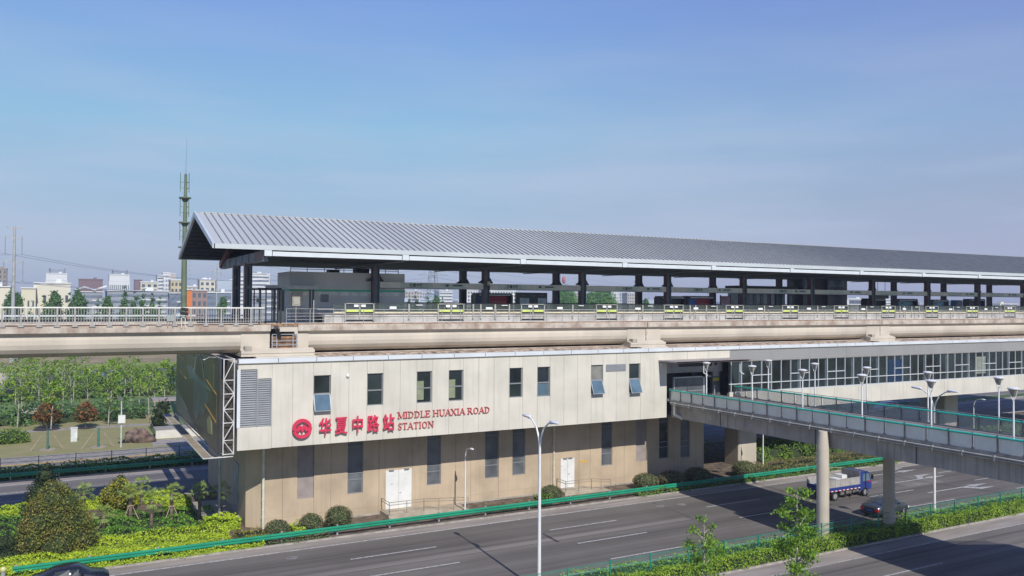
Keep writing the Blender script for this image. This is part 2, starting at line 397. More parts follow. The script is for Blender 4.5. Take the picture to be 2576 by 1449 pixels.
# kerbs and planting soil
def kerb(y0, y1, name='kerb'):
    b = MB(); b.box(-80, 320, y0, y1, -.05, .13); return b.build(name, kerbm, kind='structure')
kerb(39.5, 39.62); kerb(43.18, 43.3); kerb(58.35, 58.5); kerb(77.28, 77.4); kerb(90.1, 90.24); kerb(93.66, 93.8)
for i, (a, c, m) in enumerate(((39.62, 43.18, soil), (58.5, 62.9, soil), (62.9, 77.28, soil), (90.24, 93.66, lawn2))):
    b = MB(); b.box(-80, 320, a, c, -.04, .09 if i != 2 else .085); b.build('planting_bed', m, kind='structure')
b = MB(); b.box(-80, 320, 99.4, 103.6, -.05, .10); b.build('pavement', pathm, kind='structure')
b = MB(); b.box(-80, 60, 103.6, 150, -.05, .06); b.build('park_lawn', lawn, kind='structure')
b = MB(); b.box(9.8, 60, 104.9, 109.2, -.02, .072); b.box(-80, 60, 122.5, 124.3, 0, .075); b.build('park_path', pathm, kind='structure')
b = MB(); b.box(-300, 700, 172, 226, -.02, .03); b.build('river', waterm, kind='structure')
b = MB()
b.box(-300, 700, 226, 246, -.02, .15); b.slot(1).box(-300, 700, 246, 300, -.02, .2); b.slot(2).box(-300, 700, 300, 340, -.02, .25)
b.build('far_bank', [mat('bank_grass', (.20, .25, .05), .95, var=.2, scale=.2), mat('dry_field', (.27, .215, .115), .95, var=.2, scale=.1), mat('crop_green', (.11, .17, .035), .95, var=.3, scale=.1)], kind='structure')

# painted markings
b = MB(); z0, z1 = .010, .0165
def dash(b, x, y, L=6.1, wd=.15): b.box(x, x+L, y-wd/2, y+wd/2, z0, z1)
b.box(-80, 320, 56.83, 57.0, z0, .0168); b.box(-80, 320, 43.85, 43.97, z0, z1)
for k in range(-5, 4):
    for y in (53.25, 49.4, 45.4): dash(b, 32.35+15.3*k, y, 6.1)
for k in range(4, 14):
    for y in (53.7, 49.9, 45.95): dash(b, 32.35+15.3*k+(0 if k > 4 else -15.3+15.3), y, 4.3)
def arrow(b, x, y, L=8.4, turn=0):
    b.prism([(x, y-.1), (x+L-2.6, y-.1), (x+L-2.6, y-.38), (x+L, y), (x+L-2.6, y+.38), (x+L-2.6, y+.1), (x, y+.1)], 'z', z0, z1)
    if turn: b.prism([(x+L-4.2, y), (x+L-3.4, y), (x+L-2.4, y+turn*.75), (x+L-.6, y+turn*1.15), (x+L-2.9, y+turn*1.3), (x+L-3.1, y+turn*.9)], 'z', z0, z1+.001)
arrow(b, 69.2, 48.05, 8.8, -1); arrow(b, 69.4, 52.2, 8.4, 1); arrow(b, 69.2, 55.4, 8.7, 1)
arrow(b, 110, 48.0, 8.8, 1); arrow(b, 110, 52.2, 8.4, 1)
b.build('lane_marking', paintw, main_road)
b = MB()
for k in range(-4, 14):
    for y in (34.6, 30.7, 26.9): dash(b, 30+15.3*k, y, 6, .13)
b.box(-80, 320, 37.83, 37.93, z0, z1)
b.build('lane_marking', paintw, near_road)
b = MB(); b.box(-80, 320, 88.5, 88.65, z0, z1); b.box(-80, 320, 78.0, 78.12, z0, z1)
for k in range(-6, 20):
    dash(b, -6.5+12*k, 85.2, 5); dash(b, -8.5+12*k, 81.6, 6)
b.build('lane_marking', paintw, back_road)
b = MB()
for k in range(-10, 30): dash(b, -4.9+6.9*k, 97.6, 1.6, .12)
b.box(-3, 40, 95.6, 95.7, z0, z1)
b.build('lane_marking', paintw, side_road)
b = MB(); b.box(-80, 320, 99.05, 99.35, z0, .02); b.build('kerb_line', painty, side_road)
# repairs, seams and manhole covers
b = MB()
def strip(b, pts, wd):
    for (x, y), (X, Y) in zip(pts[:-1], pts[1:]):
        d = Vector((X-x, Y-y)).normalized(); n = Vector((-d.y, d.x))*wd/2
        b.prism([(x-n.x, y-n.y), (X-n.x, Y-n.y), (X+n.x, Y+n.y), (x+n.x, y+n.y)], 'z', z0, .0142)
strip(b, [(-60, 50.9), (20, 50.7), (44, 50.6)], .05); strip(b, [(-60, 51.6), (44.5, 51.5)], .04)
strip(b, [(44.6, 56.6), (44.3, 52), (43.9, 50.4)], .07); strip(b, [(72.5, 56.8), (73, 52), (74, 48), (75.4, 44.2)], .16)
strip(b, [(31.4, 52.6), (31.3, 50.3)], .25); strip(b, [(66, 54), (63.5, 52), (61, 49.8)], .1); strip(b, [(9, 36.5), (60, 36.8), (90, 36.2)], .06)
b.build('asphalt_seam', patch, main_road)
b = MB()
for x, y in ((13.7, 55.4), (44.4, 55.3), (46.4, 54.9), (71.6, 50.9), (-6.5, 53)):
    b.cyl((x, y, z0), (x, y, .0175), .38, n=18)
b.build('manhole_cover', manh, main_road)
b = MB(); b.box(-60, 43.8, 50.75, 51.55, .011, .0136); b.box(70, 75, 50.4, 51.9, .011, .0136)
b.build('resurfaced_strip', mat('asphalt_pale', (.185, .165, .145), .9, var=.12, scale=.5, vscale=(.05, 1, 1)), main_road)

# ================================================================== STATION BUILDING
YU, YL = 59.8, 63.2
st = thing('station_building', 'long cream and tan two storey metro station hall under the elevated tracks', 'station building', (11, 70, 0))
k_ = 59.8/60.3
SEAM = [13.39,14.86,16.38,17.67,19.05,20.46,21.74,23.11,24.48,25.81,27.22,28.5,29.87,31.26,32.66,33.96,35.37,36.62,38.0,39.39,40.8,42.06,43.49,44.88,46.16,47.68]
SEAM = [v*k_ for v in SEAM]; X0, XE, XG, X1 = 10.95, 48.75, 56.4, 130.0
WINS = [(16.38,17.68,9.0,11.56,'open'),(20.47,21.75,9.13,11.56,''),(24.49,25.76,9.1,11.57,'lit'),(27.2,28.48,9.12,11.58,'lit'),(32.69,33.93,9.12,11.58,''),(35.35,36.62,9.08,11.58,'blue'),(40.78,42.05,9.11,11.57,'open2'),(44.9,46.13,9.0,11.57,'open2')]
WINS = [(a*k_, c*k_, 17-(17-d)*k_, 17-(17-e)*k_, s) for a, c, d, e, s in WINS]
def wall_with_holes(b, x0, x1, z0, z1, holes, y, t=.35, depth=.22):
    """wall face at y, thickness t, openings cut right through to the reveal."""
    hs = sorted(holes); xs = [x0]
    cur = x0
    for a, c, d, e in hs:
        if a > cur: b.box(cur, a, y, y+t, z0, z1)
        b.box(a, c, y, y+t, z0, d); b.box(a, c, y, y+t, e, z1); cur = c
    if x1 > cur: b.box(cur, x1, y, y+t, z0, z1)
b = MB()
wall_with_holes(b, 13.25, XE, 6.6, 12.6, [(a, c, d, e) for a, c, d, e, s in WINS], YU)
b.box(X0, 13.25, YU, YU+.35, 6.6, 8.15); b.box(X0, 13.25, YU, YU+.35, 12.2, 12.6); b.box(12.27, 13.25, YU, YU+.35, 11.53, 12.2)
b.box(XE, XG, YU, YU+.35, 11.8, 12.6)              # strip above the entrance
b.box(XE, XE+.3, YU+.35, YU+4.3, 8.15, 11.8)         # entrance cheek
b.build('hall_wall', cream, st)
b = MB(); b.box(XG, X1, YU+.02, YU+.35, 6.6, 8.42); b.build('hall_wall', cream, st)
b = MB(); b.box(X0, X0+.3, YU+.35, 84, 6.6, 12.6); b.box(X0+.3, X1, 84, 84.3, 6.6, 12.6); b.build('hall_wall', cream, st)
b = MB(); b.box(X0+.3, X1, YU+.35, 84, 6.62, 6.8); b.build('hall_soffit', mat('soffit_grey', (.16, .16, .15), .8), st)
b = MB(); b.box(X0+.1, X1, YU+.4, 84, 12.3, 12.62); b.box(16.9, X1, 62.95, 84, 12.62, 13.06); b.build('hall_roof', concd, st)
# joints between panels
b = MB()
for x in SEAM:
    hs = [(d, e) for a, c, d, e, s in WINS if a+.02 < x < c-.02]
    b.box(x-.012, x+.012, YU-.004, YU+.02, 6.6, 12.6)
for x in (51.2, 53.8): b.box(x-.012, x+.012, YU-.004, YU+.02, 11.8, 12.6)
for k in range(1, 20): b.box(XG+3.64*k-.012, XG+3.64*k+.012, YU+.014, YU+.03, 6.6, 8.4)
b.build('panel_joint', joint, st)
# plain corner panel round the louvres stands a touch proud
b = MB(); b.box(X0-.02, 13.2, YU-.03, YU, 6.58, 8.1); b.build('corner_panel', cream, st)
def louv(x0, x1, z0_, z1_, y=YU):
    b = MB(); n = int((z1_-z0_)/.15)
    b.box(x0, x0+.06, y-.02, y+.1, z0_, z1_); b.box(x1-.06, x1, y-.02, y+.1, z0_, z1_)
    b.box(x0, x1, y+.12, y+.15, z0_, z1_)
    for i in range(n):
        z = z0_+(i+.5)*(z1_-z0_)/n; b.add([(x0, y+.11, z+.06), (x1, y+.11, z+.06), (x1, y+.02, z-.06), (x0, y+.02, z-.06)], [(0,1,2,3)])
    return b.build('louvre', louvre, st)
louv(X0+.02, 12.27, 8.16, 12.2); louv(12.27, 13.24, 8.16, 11.53)
b = MB(); b.box(X0-.06, X0+.16, YU-.03, YU+.06, 8.15, 12.2); b.build('corner_trim', cream2, st)
b = MB(); b.box(42.35*k_, 44.5*k_, YU-.04, YU, 11.0, 11.62)
for i in range(7): b.box(42.4*k_, 44.45*k_, YU-.055, YU-.04, 11.04+.08*i, 11.08+.08*i)
b.build('louvre', louvre, st)
# windows
for a, c, d, e, s in WINS:
    f = MB(); y = YU+.10; m_ = d+(e-d)*.47
    for q in ((a, a+.07, d, e), (c-.09, c, d, e), (a+.07, c-.09, d, d+.07), (a+.07, c-.09, e-.07, e)): f.box(q[0], q[1], y, y+.09, q[2], q[3])
    f.box(a+.07, c-.09, y-.01, y+.09, m_-.05, m_+.05)
    wf = f.build('window', framem, st)
    g = MB(); g.box(a+.07, c-.09, y+.045, y+.055, m_+.05, e-.07)
    g.build('pane', glassw if (s == 'open2' and a < 42) else glassd, wf)
    g = MB()
    if s.startswith('open'):
        dy = .42 if s == 'open' else .48
        p0, p1 = (a+.04, y-.02, m_-.05), (c-.06, y-.02, m_-.05); q0, q1 = (a+.04, y-dy, d-.02), (c-.06, y-dy, d-.02)
        g.quad(p0, p1, q1, q0); g.build('pane', glassb, wf)
        h = MB(); h.beam(p0, q0, .06); h.beam(p1, q1, .06); h.beam(q0, q1, .06); h.beam(p0, p1, .06); h.build('sash', steel, wf)
        g = MB(); g.box(a+.07, c-.09, y+.05, y+.055, d+.07, m_-.05); g.build('pane', glassd, wf)
    else:
        g.box(a+.07, c-.09, y+.045, y+.055, d+.07, m_-.05); g.build('pane', glassb if s == 'blue' else glassd, wf)
    if s == 'lit':
        g = MB(); g.box(a+.07, a+.62, y+.02, y+.04, d+.25, e-.75); g.build('blind', mat('blind', (.24, .27, .16), .7), wf)
# coping: bright metal segments
b = MB(); x = X0
while x < X1:
    b.box(x+.02, min(x+2.74, X1)-.02, YU-.12, YU+.5, 12.63, 12.93); x += 2.74
b.build('coping', cream2, st)
b = MB(); b.box(X0, X1, YU-.09, YU+.4, 12.585, 12.63); b.build('coping_shadow_gap', joint, st)
for x, z in ((48.1, 11.45), (24.0*.82-.9, 11.5)):
    b = MB(); b.ell((x, YU-.06, z), .13, .09, .15, 10, 6); b.build('wall_lamp', whitep, st)
# grey fascia over the glazing
b = MB(); x = XG
while x < X1: b.box(x+.008, min(x+5.45, X1)-.008, YU+.0, YU+.3, 11.48, 12.58); x += 5.45
b.build('grey_fascia', greyp, st)
b = MB()
for i in range(6): b.box(XG+.02, X1, YU-.006, YU, 11.62+.16*i, 11.63+.16*i)
b.box(XG, X1, YU-.02, YU, 11.46, 11.50)
b.build('fascia_groove', joint, st)
# ribbon glazing: panes and white mullions
g = MB(); g.box(XG, X1, YU+.16, YU+.18, 8.46, 11.48); g.build('ribbon_pane', glassd, st)
b = MB(); pitch = 1.327; n = int((X1-XG)/pitch); z_t = 9.27
for i in range(n+1):
    x = XG+.25+pitch*i; b.box(x-.035, x+.035, YU+.03, YU+.16, 8.46, 11.48)
b.box(XG, X1, YU+.04, YU+.16, z_t-.04, z_t+.04); b.box(XG, X1, YU+.02, YU+.16, 8.42, 8.52); b.box(XG, X1, YU+.04, YU+.16, 11.40, 11.48)
for i in range(n):
    if i % 4 in (2, 3):
        x = XG+.25+pitch*i; b.box(x+.035, x+pitch-.035, YU+.04, YU+.16, 10.0, 10.08)
b.build('mullions', mull, st)
# things dimly seen inside the hall: columns and a blue advert behind the glass line
for x0_, x1_, z0_, z1_, m in ((79.6, 82.2, 8.6, 11.0, mat('inner_blue', (.01, .032, .075), .3)), (95.2, 97.2, 8.9, 10.9, mat('inner_cream', (.22, .24, .19), .5))):
    b = MB(); b.box(x0_, x1_, YU+.145, YU+.155, z0_, z1_); b.build('window_poster', m, st)
for i in range(0, 40):
    x = XG+1.3+3.98*i
    if x < X1-1: b = MB(); b.box(x, x+.28, YU+.148, YU+.156, 8.5, 11.4); b.build('inner_column', mat('inner_column', (.07, .10, .11), .3), st)
# ground floor block
b = MB()
SL = [(15.99,17.27,1.95,'blank'),(19.92,21.18,1.92,'g'),(26.62,27.87,1.94,'g'),(31.95,33.25,1.98,'g'),(34.61,35.87,2.0,'g'),(43.94,45.15,2.0,'g'),(47.89,49.13,2.04,'blank'),(50.63,51.77,2.08,'g'),(53.25,54.41,1.97,'g')]
wall_with_holes(b, 13.6, 56.2, 0, 6.6, [(a, c, z, 6.6) for a, c, z, s in SL], YL, .3)
b.prism([(13.6, YL), (12.4, YL+1.0), (12.4, 82), (12.7, 82), (12.7, YL+1.15), (13.6, YL+.3)], 'z', 0, 6.6)
b.box(55.9, 56.2, YL+.3, 82, 0, 6.6)
b.build('ground_floor_wall', tanw, st)
b = MB(); b.box(13.55, 56.22, YL-.05, YL, 0, .22); b.build('plinth', concg, st)
b = MB()
xs = [14.9, 17.27+.0, 18.6, 22.5, 23.0, 25.3, 29.2, 30.6, 33.25, 37.2, 38.5, 41.5, 42.7, 46.5, 52.4, 55.2]
for x in xs: b.box(x-.012, x+.012, YL-.004, YL+.01, 0, 6.6)
for z in (.75,): b.box(13.6, 56.2, YL-.002, YL+.01, z, z+.008)
b.build('panel_joint', mat('tan_joint', (.20, .155, .11), .8), st)
for a, c, z, s in SL:
    f = MB(); y = YL+.1
    if s == 'blank':
        f.box(a, c, y, y+.05, z, 6.6); f.build('recessed_panel', mat('recess_panel', (.30, .255, .235), .6, var=.08), st); continue
    for q in ((a, a+.06, z, 6.6), (c-.08, c, z, 6.6)): f.box(q[0], q[1], y, y+.08, q[2], q[3])
    for zz in (z, z+1.05, z+1.55, 5.55): f.box(a+.06, c-.08, y, y+.08, zz, zz+.07)
    wf = f.build('window', framem, st)
    g = MB(); g.box(a+.06, c-.08, y+.04, y+.05, z, 6.6); g.build('pane', glassg if z < 2.05 else glassd, wf)
# doors with landing and railings
def service_door(x0, x1, z0_, z1_):
    b = MB(); m_ = (x0+x1)/2
    b.box(x0, m_-.012, YL-.06, YL, z0_, z1_); b.box(m_+.012, x1, YL-.06, YL, z0_, z1_)
    d = b.build('door', whitep, st)
    b = MB(); b.box(x0-.06, x1+.06, YL-.03, YL-.002, z0_, z1_+.06); b.build('frame', tanw, d)
    b = MB(); b.box(m_+.06, m_+.2, YL-.1, YL-.06, z0_+1.2, z0_+1.25); b.box(m_-.75, m_-.45, YL-.068, YL-.06, z0_+1.95, z0_+1.99); b.build('handle', steel, d)
    for x in (x0+.45, x1-.45):
        b = MB(); b.box(x-.2, x+.2, YL-.18, YL-.06, z1_-.02, z1_+.06); b.build('door_closer', framem, d)
service_door(23.05, 25.25, .42, 3.48); service_door(39.5, 40.95, .42, 3.05)
b = MB(); b.box(22.6, 25.6, 61.3, YL-.05, .05, .42); b.prism([(25.6, .42), (29.6, .1), (29.6, .05), (25.6, .05)], 'y', 61.3, YL-.05)
b.box(22.6, 25.6, 61.2, 61.3, .05, .45)
b.build('landing', mat('landing_concrete', (.42, .36, .27), .9, var=.12), st)
b = MB(); b.box(39.0, 41.8, 61.6, YL-.05, .05, .40); b.prism([(41.8, .40), (44.0, .1), (44.0, .05), (41.8, .05)], 'y', 61.6, YL-.05)
b.build('landing', mat('landing_concrete', (.42, .36, .27)), st)
def handrail(pts, h=.95):
    b = MB()
    for zz in (h, h*.78, ): b.tube([(x, y, z+zz) for x, y, z in pts], .025, 6)
    for (x, y, z), (X, Y, Z) in zip(pts[:-1], pts[1:]):
        L = sqrt((X-x)**2+(Y-y)**2); n = max(1, round(L/1.3))
        for i in range(n+1): t = i/n; b.cyl((x+(X-x)*t, y+(Y-y)*t, z+(Z-z)*t), (x+(X-x)*t, y+(Y-y)*t, z+(Z-z)*t+h), .025, n=6)
    return b.build('handrail', mat('handrail_brown', (.28, .24, .19), .5), st)
handrail([(22.7, YL-.1, .42), (22.7, 61.35, .42), (25.6, 61.35, .42), (29.5, 61.35, .12)])
handrail([(39.1, YL-.1, .40), (39.1, 61.65, .40), (41.8, 61.65, .40), (43.9, 61.65, .12)])
# down pipes
for x, y in ((13.45, YL-.14), (38.75, YL-.1)):
    b = MB(); r = .11 if x < 20 else .07; b.cyl((x, y, 0), (x, y, 6.6), r, n=10)
    for z in (.9, 2.2, 4.6): b.cyl((x, y, z), (x, y, z+.08), r+.02, n=10)
    b.build('downpipe', mat('cream_pipe', (.62, .60, .48), .5), st)
b = MB(); b.cyl((10.9, 66.5, 0), (10.9, 66.5, 6.7), .1, n=10)
for z in (1.5, 3.2, 4.6): b.cyl((10.9, 66.5, z), (10.9, 66.5, z+.1), .12)
b.build('downpipe', steel, st)
b = MB(); b.tube([(42.0, YL-.35, 6.6), (42.0, YL-.35, 6.3), (44.4, YL-.35, 6.3), (44.4, YL-.35, 6.6)], .06, 8); b.tube([(41.0, YL-.3, 6.45), (42.0, YL-.3, 6.45)], .05); b.build('drain_pipe', steel, st)
b = MB(); b.box(41.6, 42.3, YL-.01, YL, 2.5, 2.68); b.build('warning_plate', painty, st)
# west side: grey service door at the lower level and its rail
b = MB(); b.box(12.33, 12.4, 67.0, 69.0, .3, 4.3); b.build('door', mat('grey_door', (.36, .37, .38), .6), st)
b = MB(); b.tube([(10.9, 66.8, 1.2), (12.2, 66.8, 1.2)], .03); b.tube([(10.9, 66.8, .8), (12.2, 66.8, .8)], .03); b.cyl((10.9, 66.8, 0), (10.9, 66.8, 1.2), .03); b.cyl((12.1, 66.8, 0), (12.1, 66.8, 1.2), .03); b.build('handrail', framem, st)
b = MB(); b.box(9.6, 12.4, 66.4, 73, 0, .35); b.build('landing', concg, st)
# ---- entrance recess facing the footbridge
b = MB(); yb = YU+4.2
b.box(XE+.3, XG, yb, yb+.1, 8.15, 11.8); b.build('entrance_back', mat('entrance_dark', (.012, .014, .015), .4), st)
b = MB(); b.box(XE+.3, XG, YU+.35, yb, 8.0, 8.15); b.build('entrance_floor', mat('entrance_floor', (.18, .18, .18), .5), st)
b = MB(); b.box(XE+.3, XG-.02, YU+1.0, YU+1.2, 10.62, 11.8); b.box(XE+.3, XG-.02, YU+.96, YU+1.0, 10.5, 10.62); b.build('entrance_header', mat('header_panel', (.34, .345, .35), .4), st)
b = MB(); b.box(51.0, 55.0, YU+.9, YU+1.0, 11.05, 11.5); b.build('display_board', blackm, st)
b = MB(); b.box(55.4, 55.65, YU+.9, YU+1.0, 11.1, 11.35); b.build('wall_speaker', blackm, st)
b = MB(); b.box(XG-1.1, XG-.1, YU+1.2, YU+1.5, 8.15, 10.6); dcol = b.build('entrance_column', mat('column_grey', (.10, .105, .11), .4), st)
b = MB(); b.box(XG-1.0, XG-.25, YU+1.18, YU+1.2, 9.55, 9.85); b.build('yellow_notice', mat('notice_yellow', (.45, .42, .03), .5), dcol)
b = MB(); b.box(XG-1.0, XG-.25, YU+1.18, YU+1.2, 10.0, 10.45); b.build('pale_notice', mat('notice_pale', (.3, .3, .3), .5), dcol)
b = MB(); b.box(49.8, 53.2, YU+.2, YU+.26, 8.2, 10.1); fr = b.build('notice_screen', mat('screen_grey', (.10, .11, .12), .15, spec=.6), st)
b = MB()
for q in ((49.7, 49.8, 8.15, 10.15), (53.2, 53.45, 8.15, 10.2)): b.box(q[0], q[1], YU+.14, YU+.32, q[2], q[3])
b.box(49.7, 54.2, YU+.14, YU+.32, 10.1, 10.2); b.box(49.8, 53.2, YU+.18, YU+.28, 8.85, 8.9)
b.build('frame', steel, fr)
b = MB(); b.box(54.0, 54.9, YU+2.6, YU+2.65, 8.2, 10.5); b.build('advert_panel', mat('advert_blue', (.03, .05, .09), .2), st)
b = MB(); b.box(55.1, 55.2, YU+.7, YU+.8, 8.15, 9.2); b.build('bollard', steel, st)
# canopy
b = MB(); b.box(47.8, 56.4, YU-2.6, YU, 11.72, 11.84); b.prism([(47.8, YU-2.6), (57.0, YU-2.6), (56.4, YU)], 'z', 11.73, 11.85)
b.build('entrance_canopy', mat('canopy_top', (.33, .29, .26), .7, var=.1), st)
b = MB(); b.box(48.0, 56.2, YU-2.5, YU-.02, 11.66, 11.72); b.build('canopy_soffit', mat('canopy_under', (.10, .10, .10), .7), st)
for x, L in ((51.2, 1.15), (55.6, 1.2)):
    b = MB(); b.tube([(x, YU-2.2, 11.66), (x, YU-2.2, 11.66-L*.8), (x+.35, YU-2.35, 11.66-L)], .045, 6); b.build('camera_arm', whitep, st)
# lattice/pier supports under the hall
def pier(x0, x1, y0, y1, z1_, label):
    b = MB(); c = .12
    b.prism([(x0+c, y0), (x1-c, y0), (x1, y0+c), (x1, y1-c), (x1-c, y1), (x0+c, y1), (x0, y1-c), (x0, y0+c)], 'z', 0, z1_)
    return b.build('support_pier', concp, None, label=label, cat='pier', group='concrete piers under the station')
pier(62.3, 64.9, 64.7, 66.9, 6.6, 'square concrete pier behind the footbridge, lit on its front, with dark bushes on both sides')
pier(96.6, 99.2, 64.7, 66.9, 6.6, 'square concrete pier at the far right end under the glazed hall')
pier(114.9, 117.6, 79.0, 81.2, 6.6, 'concrete pier standing by the back road, seen between the two white lamps')
pier(83.0, 85.6, 79.0, 81.2, 6.6, 'shaded concrete pier behind the footbridge rail near the silver car')
pier(126.5, 129.2, 64.7, 66.9, 6.6, 'farthest concrete pier at the right edge of the hall')

# ---- station name sign: emblem, five characters, two lines of Latin capitals
sg = thing('station_name_sign', 'raised red station name sign with round emblem on the cream wall', 'sign', (15, YU, 7.2))
def ring_pts(cx, cz, r, a0, a1, n): return [(cx+r*cos(radians(a0+(a1-a0)*i/n)), cz+r*sin(radians(a0+(a1-a0)*i/n))) for i in range(n+1)]
b = MB(); cx, cz, R_, r_ = 15.4, 7.85, .70, .50
def arc(b, a0, a1, Ro, Ri, ya, yb_, n=24):
    o_ = ring_pts(cx, cz, Ro, a0, a1, n); i_ = ring_pts(cx, cz, Ri, a0, a1, n)
    for k in range(n): b.prism([o_[k], o_[k+1], i_[k+1], i_[k]], 'y', ya, yb_)
ya, yb_ = YU-.26, YU-.1
arc(b, 12, 186, R_, r_-.03, ya, yb_); arc(b, 196, 366, R_, r_-.03, ya, yb_)
up_ = [(-.66,-.06),(-.45,-.02),(-.30,.16),(-.20,.25),(-.10,.24),(-.03,.16),(0,.13),(.03,.16),(.10,.24),(.20,.25),(.30,.17),(.42,.05),(.66,.10)]
lo_ = [(-.62,-.12),(-.42,-.16),(-.27,-.22),(-.20,-.14),(-.15,-.05),(-.08,-.16),(0,-.28),(.08,-.16),(.15,-.05),(.20,-.14),(.28,-.22),(.44,-.16),(.64,-.02)]
for k in range(len(up_)-1):
    b.prism([(cx+up_[k][0], cz+up_[k][1]), (cx+up_[k+1][0], cz+up_[k+1][1]), (cx+lo_[k+1][0], cz+lo_[k+1][1]), (cx+lo_[k][0], cz+lo_[k][1])], 'y', ya+.003, yb_-.003)
b.build('emblem', redsign, sg)
b = MB()
for a in (45, 135, 225, 315): b.cyl((cx+.58*cos(radians(a)), yb_, cz+.58*sin(radians(a))), (cx+.58*cos(radians(a)), YU, cz+.58*sin(radians(a))), .025)
b.build('bracket', steel, sg)
def text_mesh(name, s, size, extr, x, z, y, sx, m, parent, bold=0.):
    c = bpy.data.curves.new(name, 'FONT'); c.body = s; c.size = size; c.extrude = extr; c.offset = bold; c.align_x = 'CENTER'; c.resolution_u = 3
    t = bpy.data.objects.new(name, c); COL.objects.link(t)
    bpy.context.view_layer.update()
    me = bpy.data.meshes.new_from_object(t.evaluated_get(bpy.context.evaluated_depsgraph_get())); bpy.data.objects.remove(t)
    me.name = name
    v = np.array([p.co[:] for p in me.vertices]); mnz, mxz = v[:,1].min(), v[:,1].max(); mnx, mxx = v[:,0].min(), v[:,0].max()
    off = org(parent)
    for p in me.vertices:
        q = p.co.copy(); p.co = ((q.x-(mnx+mxx)/2)*sx+x-off[0], y-q.z-off[1], (q.y-(mnz+mxz)/2)+z-off[2])
    me.materials.clear(); me.materials.append(m)
    o = bpy.data.objects.new(name, me); COL.objects.link(o); o.parent = parent; ORG[o.name] = off
    return o
for ch, x in zip('\u534e\u590f\u4e2d\u8def\u7ad9', (17.08, 18.29, 19.52, 20.74, 21.96)):
    text_mesh('character', ch, 1.36, .06, x, 7.88, YU-.2, .70, redsign, sg, .016)
GL = {  # serif capitals as strokes: (x0,y0,x1,y1,width) ; serifs added at stem ends
 'M': (1.15, [(.14,0,.14,1,.07),(1.0,0,1.0,1,.13),(.14,1,.57,.04,.13),(.57,.04,1.0,1,.07)], [(.14,0),(1.0,0),(.1,1),(1.04,1)]),
 'I': (.46, [(.23,0,.23,1,.13)], [(.23,0),(.23,1)]),
 'D': (.98, [(.2,0,.2,1,.13)], [(.17,0),(.17,1)]),
 'L': (.80, [(.2,0,.2,1,.13),(.2,.03,.74,.03,.07),(.72,.03,.74,.26,.06)], [(.2,1),(.17,0)]),
 'E': (.84, [(.2,0,.2,1,.13),(.2,.03,.76,.03,.07),(.2,.97,.72,.97,.07),(.2,.52,.58,.52,.07),(.74,.03,.78,.24,.06),(.72,.97,.72,.78,.06),(.58,.4,.58,.64,.05)], [(.17,0),(.17,1)]),
 'H': (1.04, [(.2,0,.2,1,.13),(.84,0,.84,1,.13),(.2,.52,.84,.52,.07)], [(.2,0),(.2,1),(.84,0),(.84,1)]),
 'U': (1.0, [(.2,.3,.2,1,.13),(.82,.3,.82,1,.07),(.2,.3,.3,.08,.12),(.3,.08,.5,.0,.10),(.5,.0,.7,.06,.08),(.7,.06,.82,.3,.07)], [(.2,1),(.82,1)]),
 'A': (.96, [(.1,0,.47,1,.07),(.47,1,.84,0,.13),(.24,.34,.7,.34,.07)], [(.1,0),(.84,0)]),
 'X': (.98, [(.12,1,.84,0,.13),(.12,0,.82,1,.07)], [(.14,0),(.84,0),(.14,1),(.82,1)]),
 'R': (.96, [(.2,0,.2,1,.13),(.2,.97,.5,.97,.07),(.5,.97,.66,.86,.1),(.66,.86,.66,.64,.13),(.66,.64,.5,.52,.1),(.5,.5,.2,.5,.07),(.44,.5,.84,.02,.13)], [(.17,0),(.17,1),(.86,0)]),
 'O': (1.02, [], []), 
 'S': (.72, [(.6,.8,.5,.95,.07),(.5,.95,.3,.96,.08),(.3,.96,.17,.82,.1),(.17,.82,.2,.64,.12),(.2,.64,.56,.38,.13),(.56,.38,.6,.2,.12),(.6,.2,.46,.04,.09),(.46,.04,.26,.04,.08),(.26,.04,.13,.2,.07),(.62,.98,.62,.74,.04),(.11,.02,.11,.28,.04)], []),
 'T': (.86, [(.42,0,.42,1,.13),(.08,.97,.76,.97,.07),(.09,.97,.07,.74,.05),(.75,.97,.77,.74,.05)], [(.42,0)]),
 'N': (1.04, [(.18,0,.18,1,.07),(.86,0,.86,1,.07),(.18,1,.86,.02,.13)], [(.18,0),(.14,1),(.86,1)]),
}
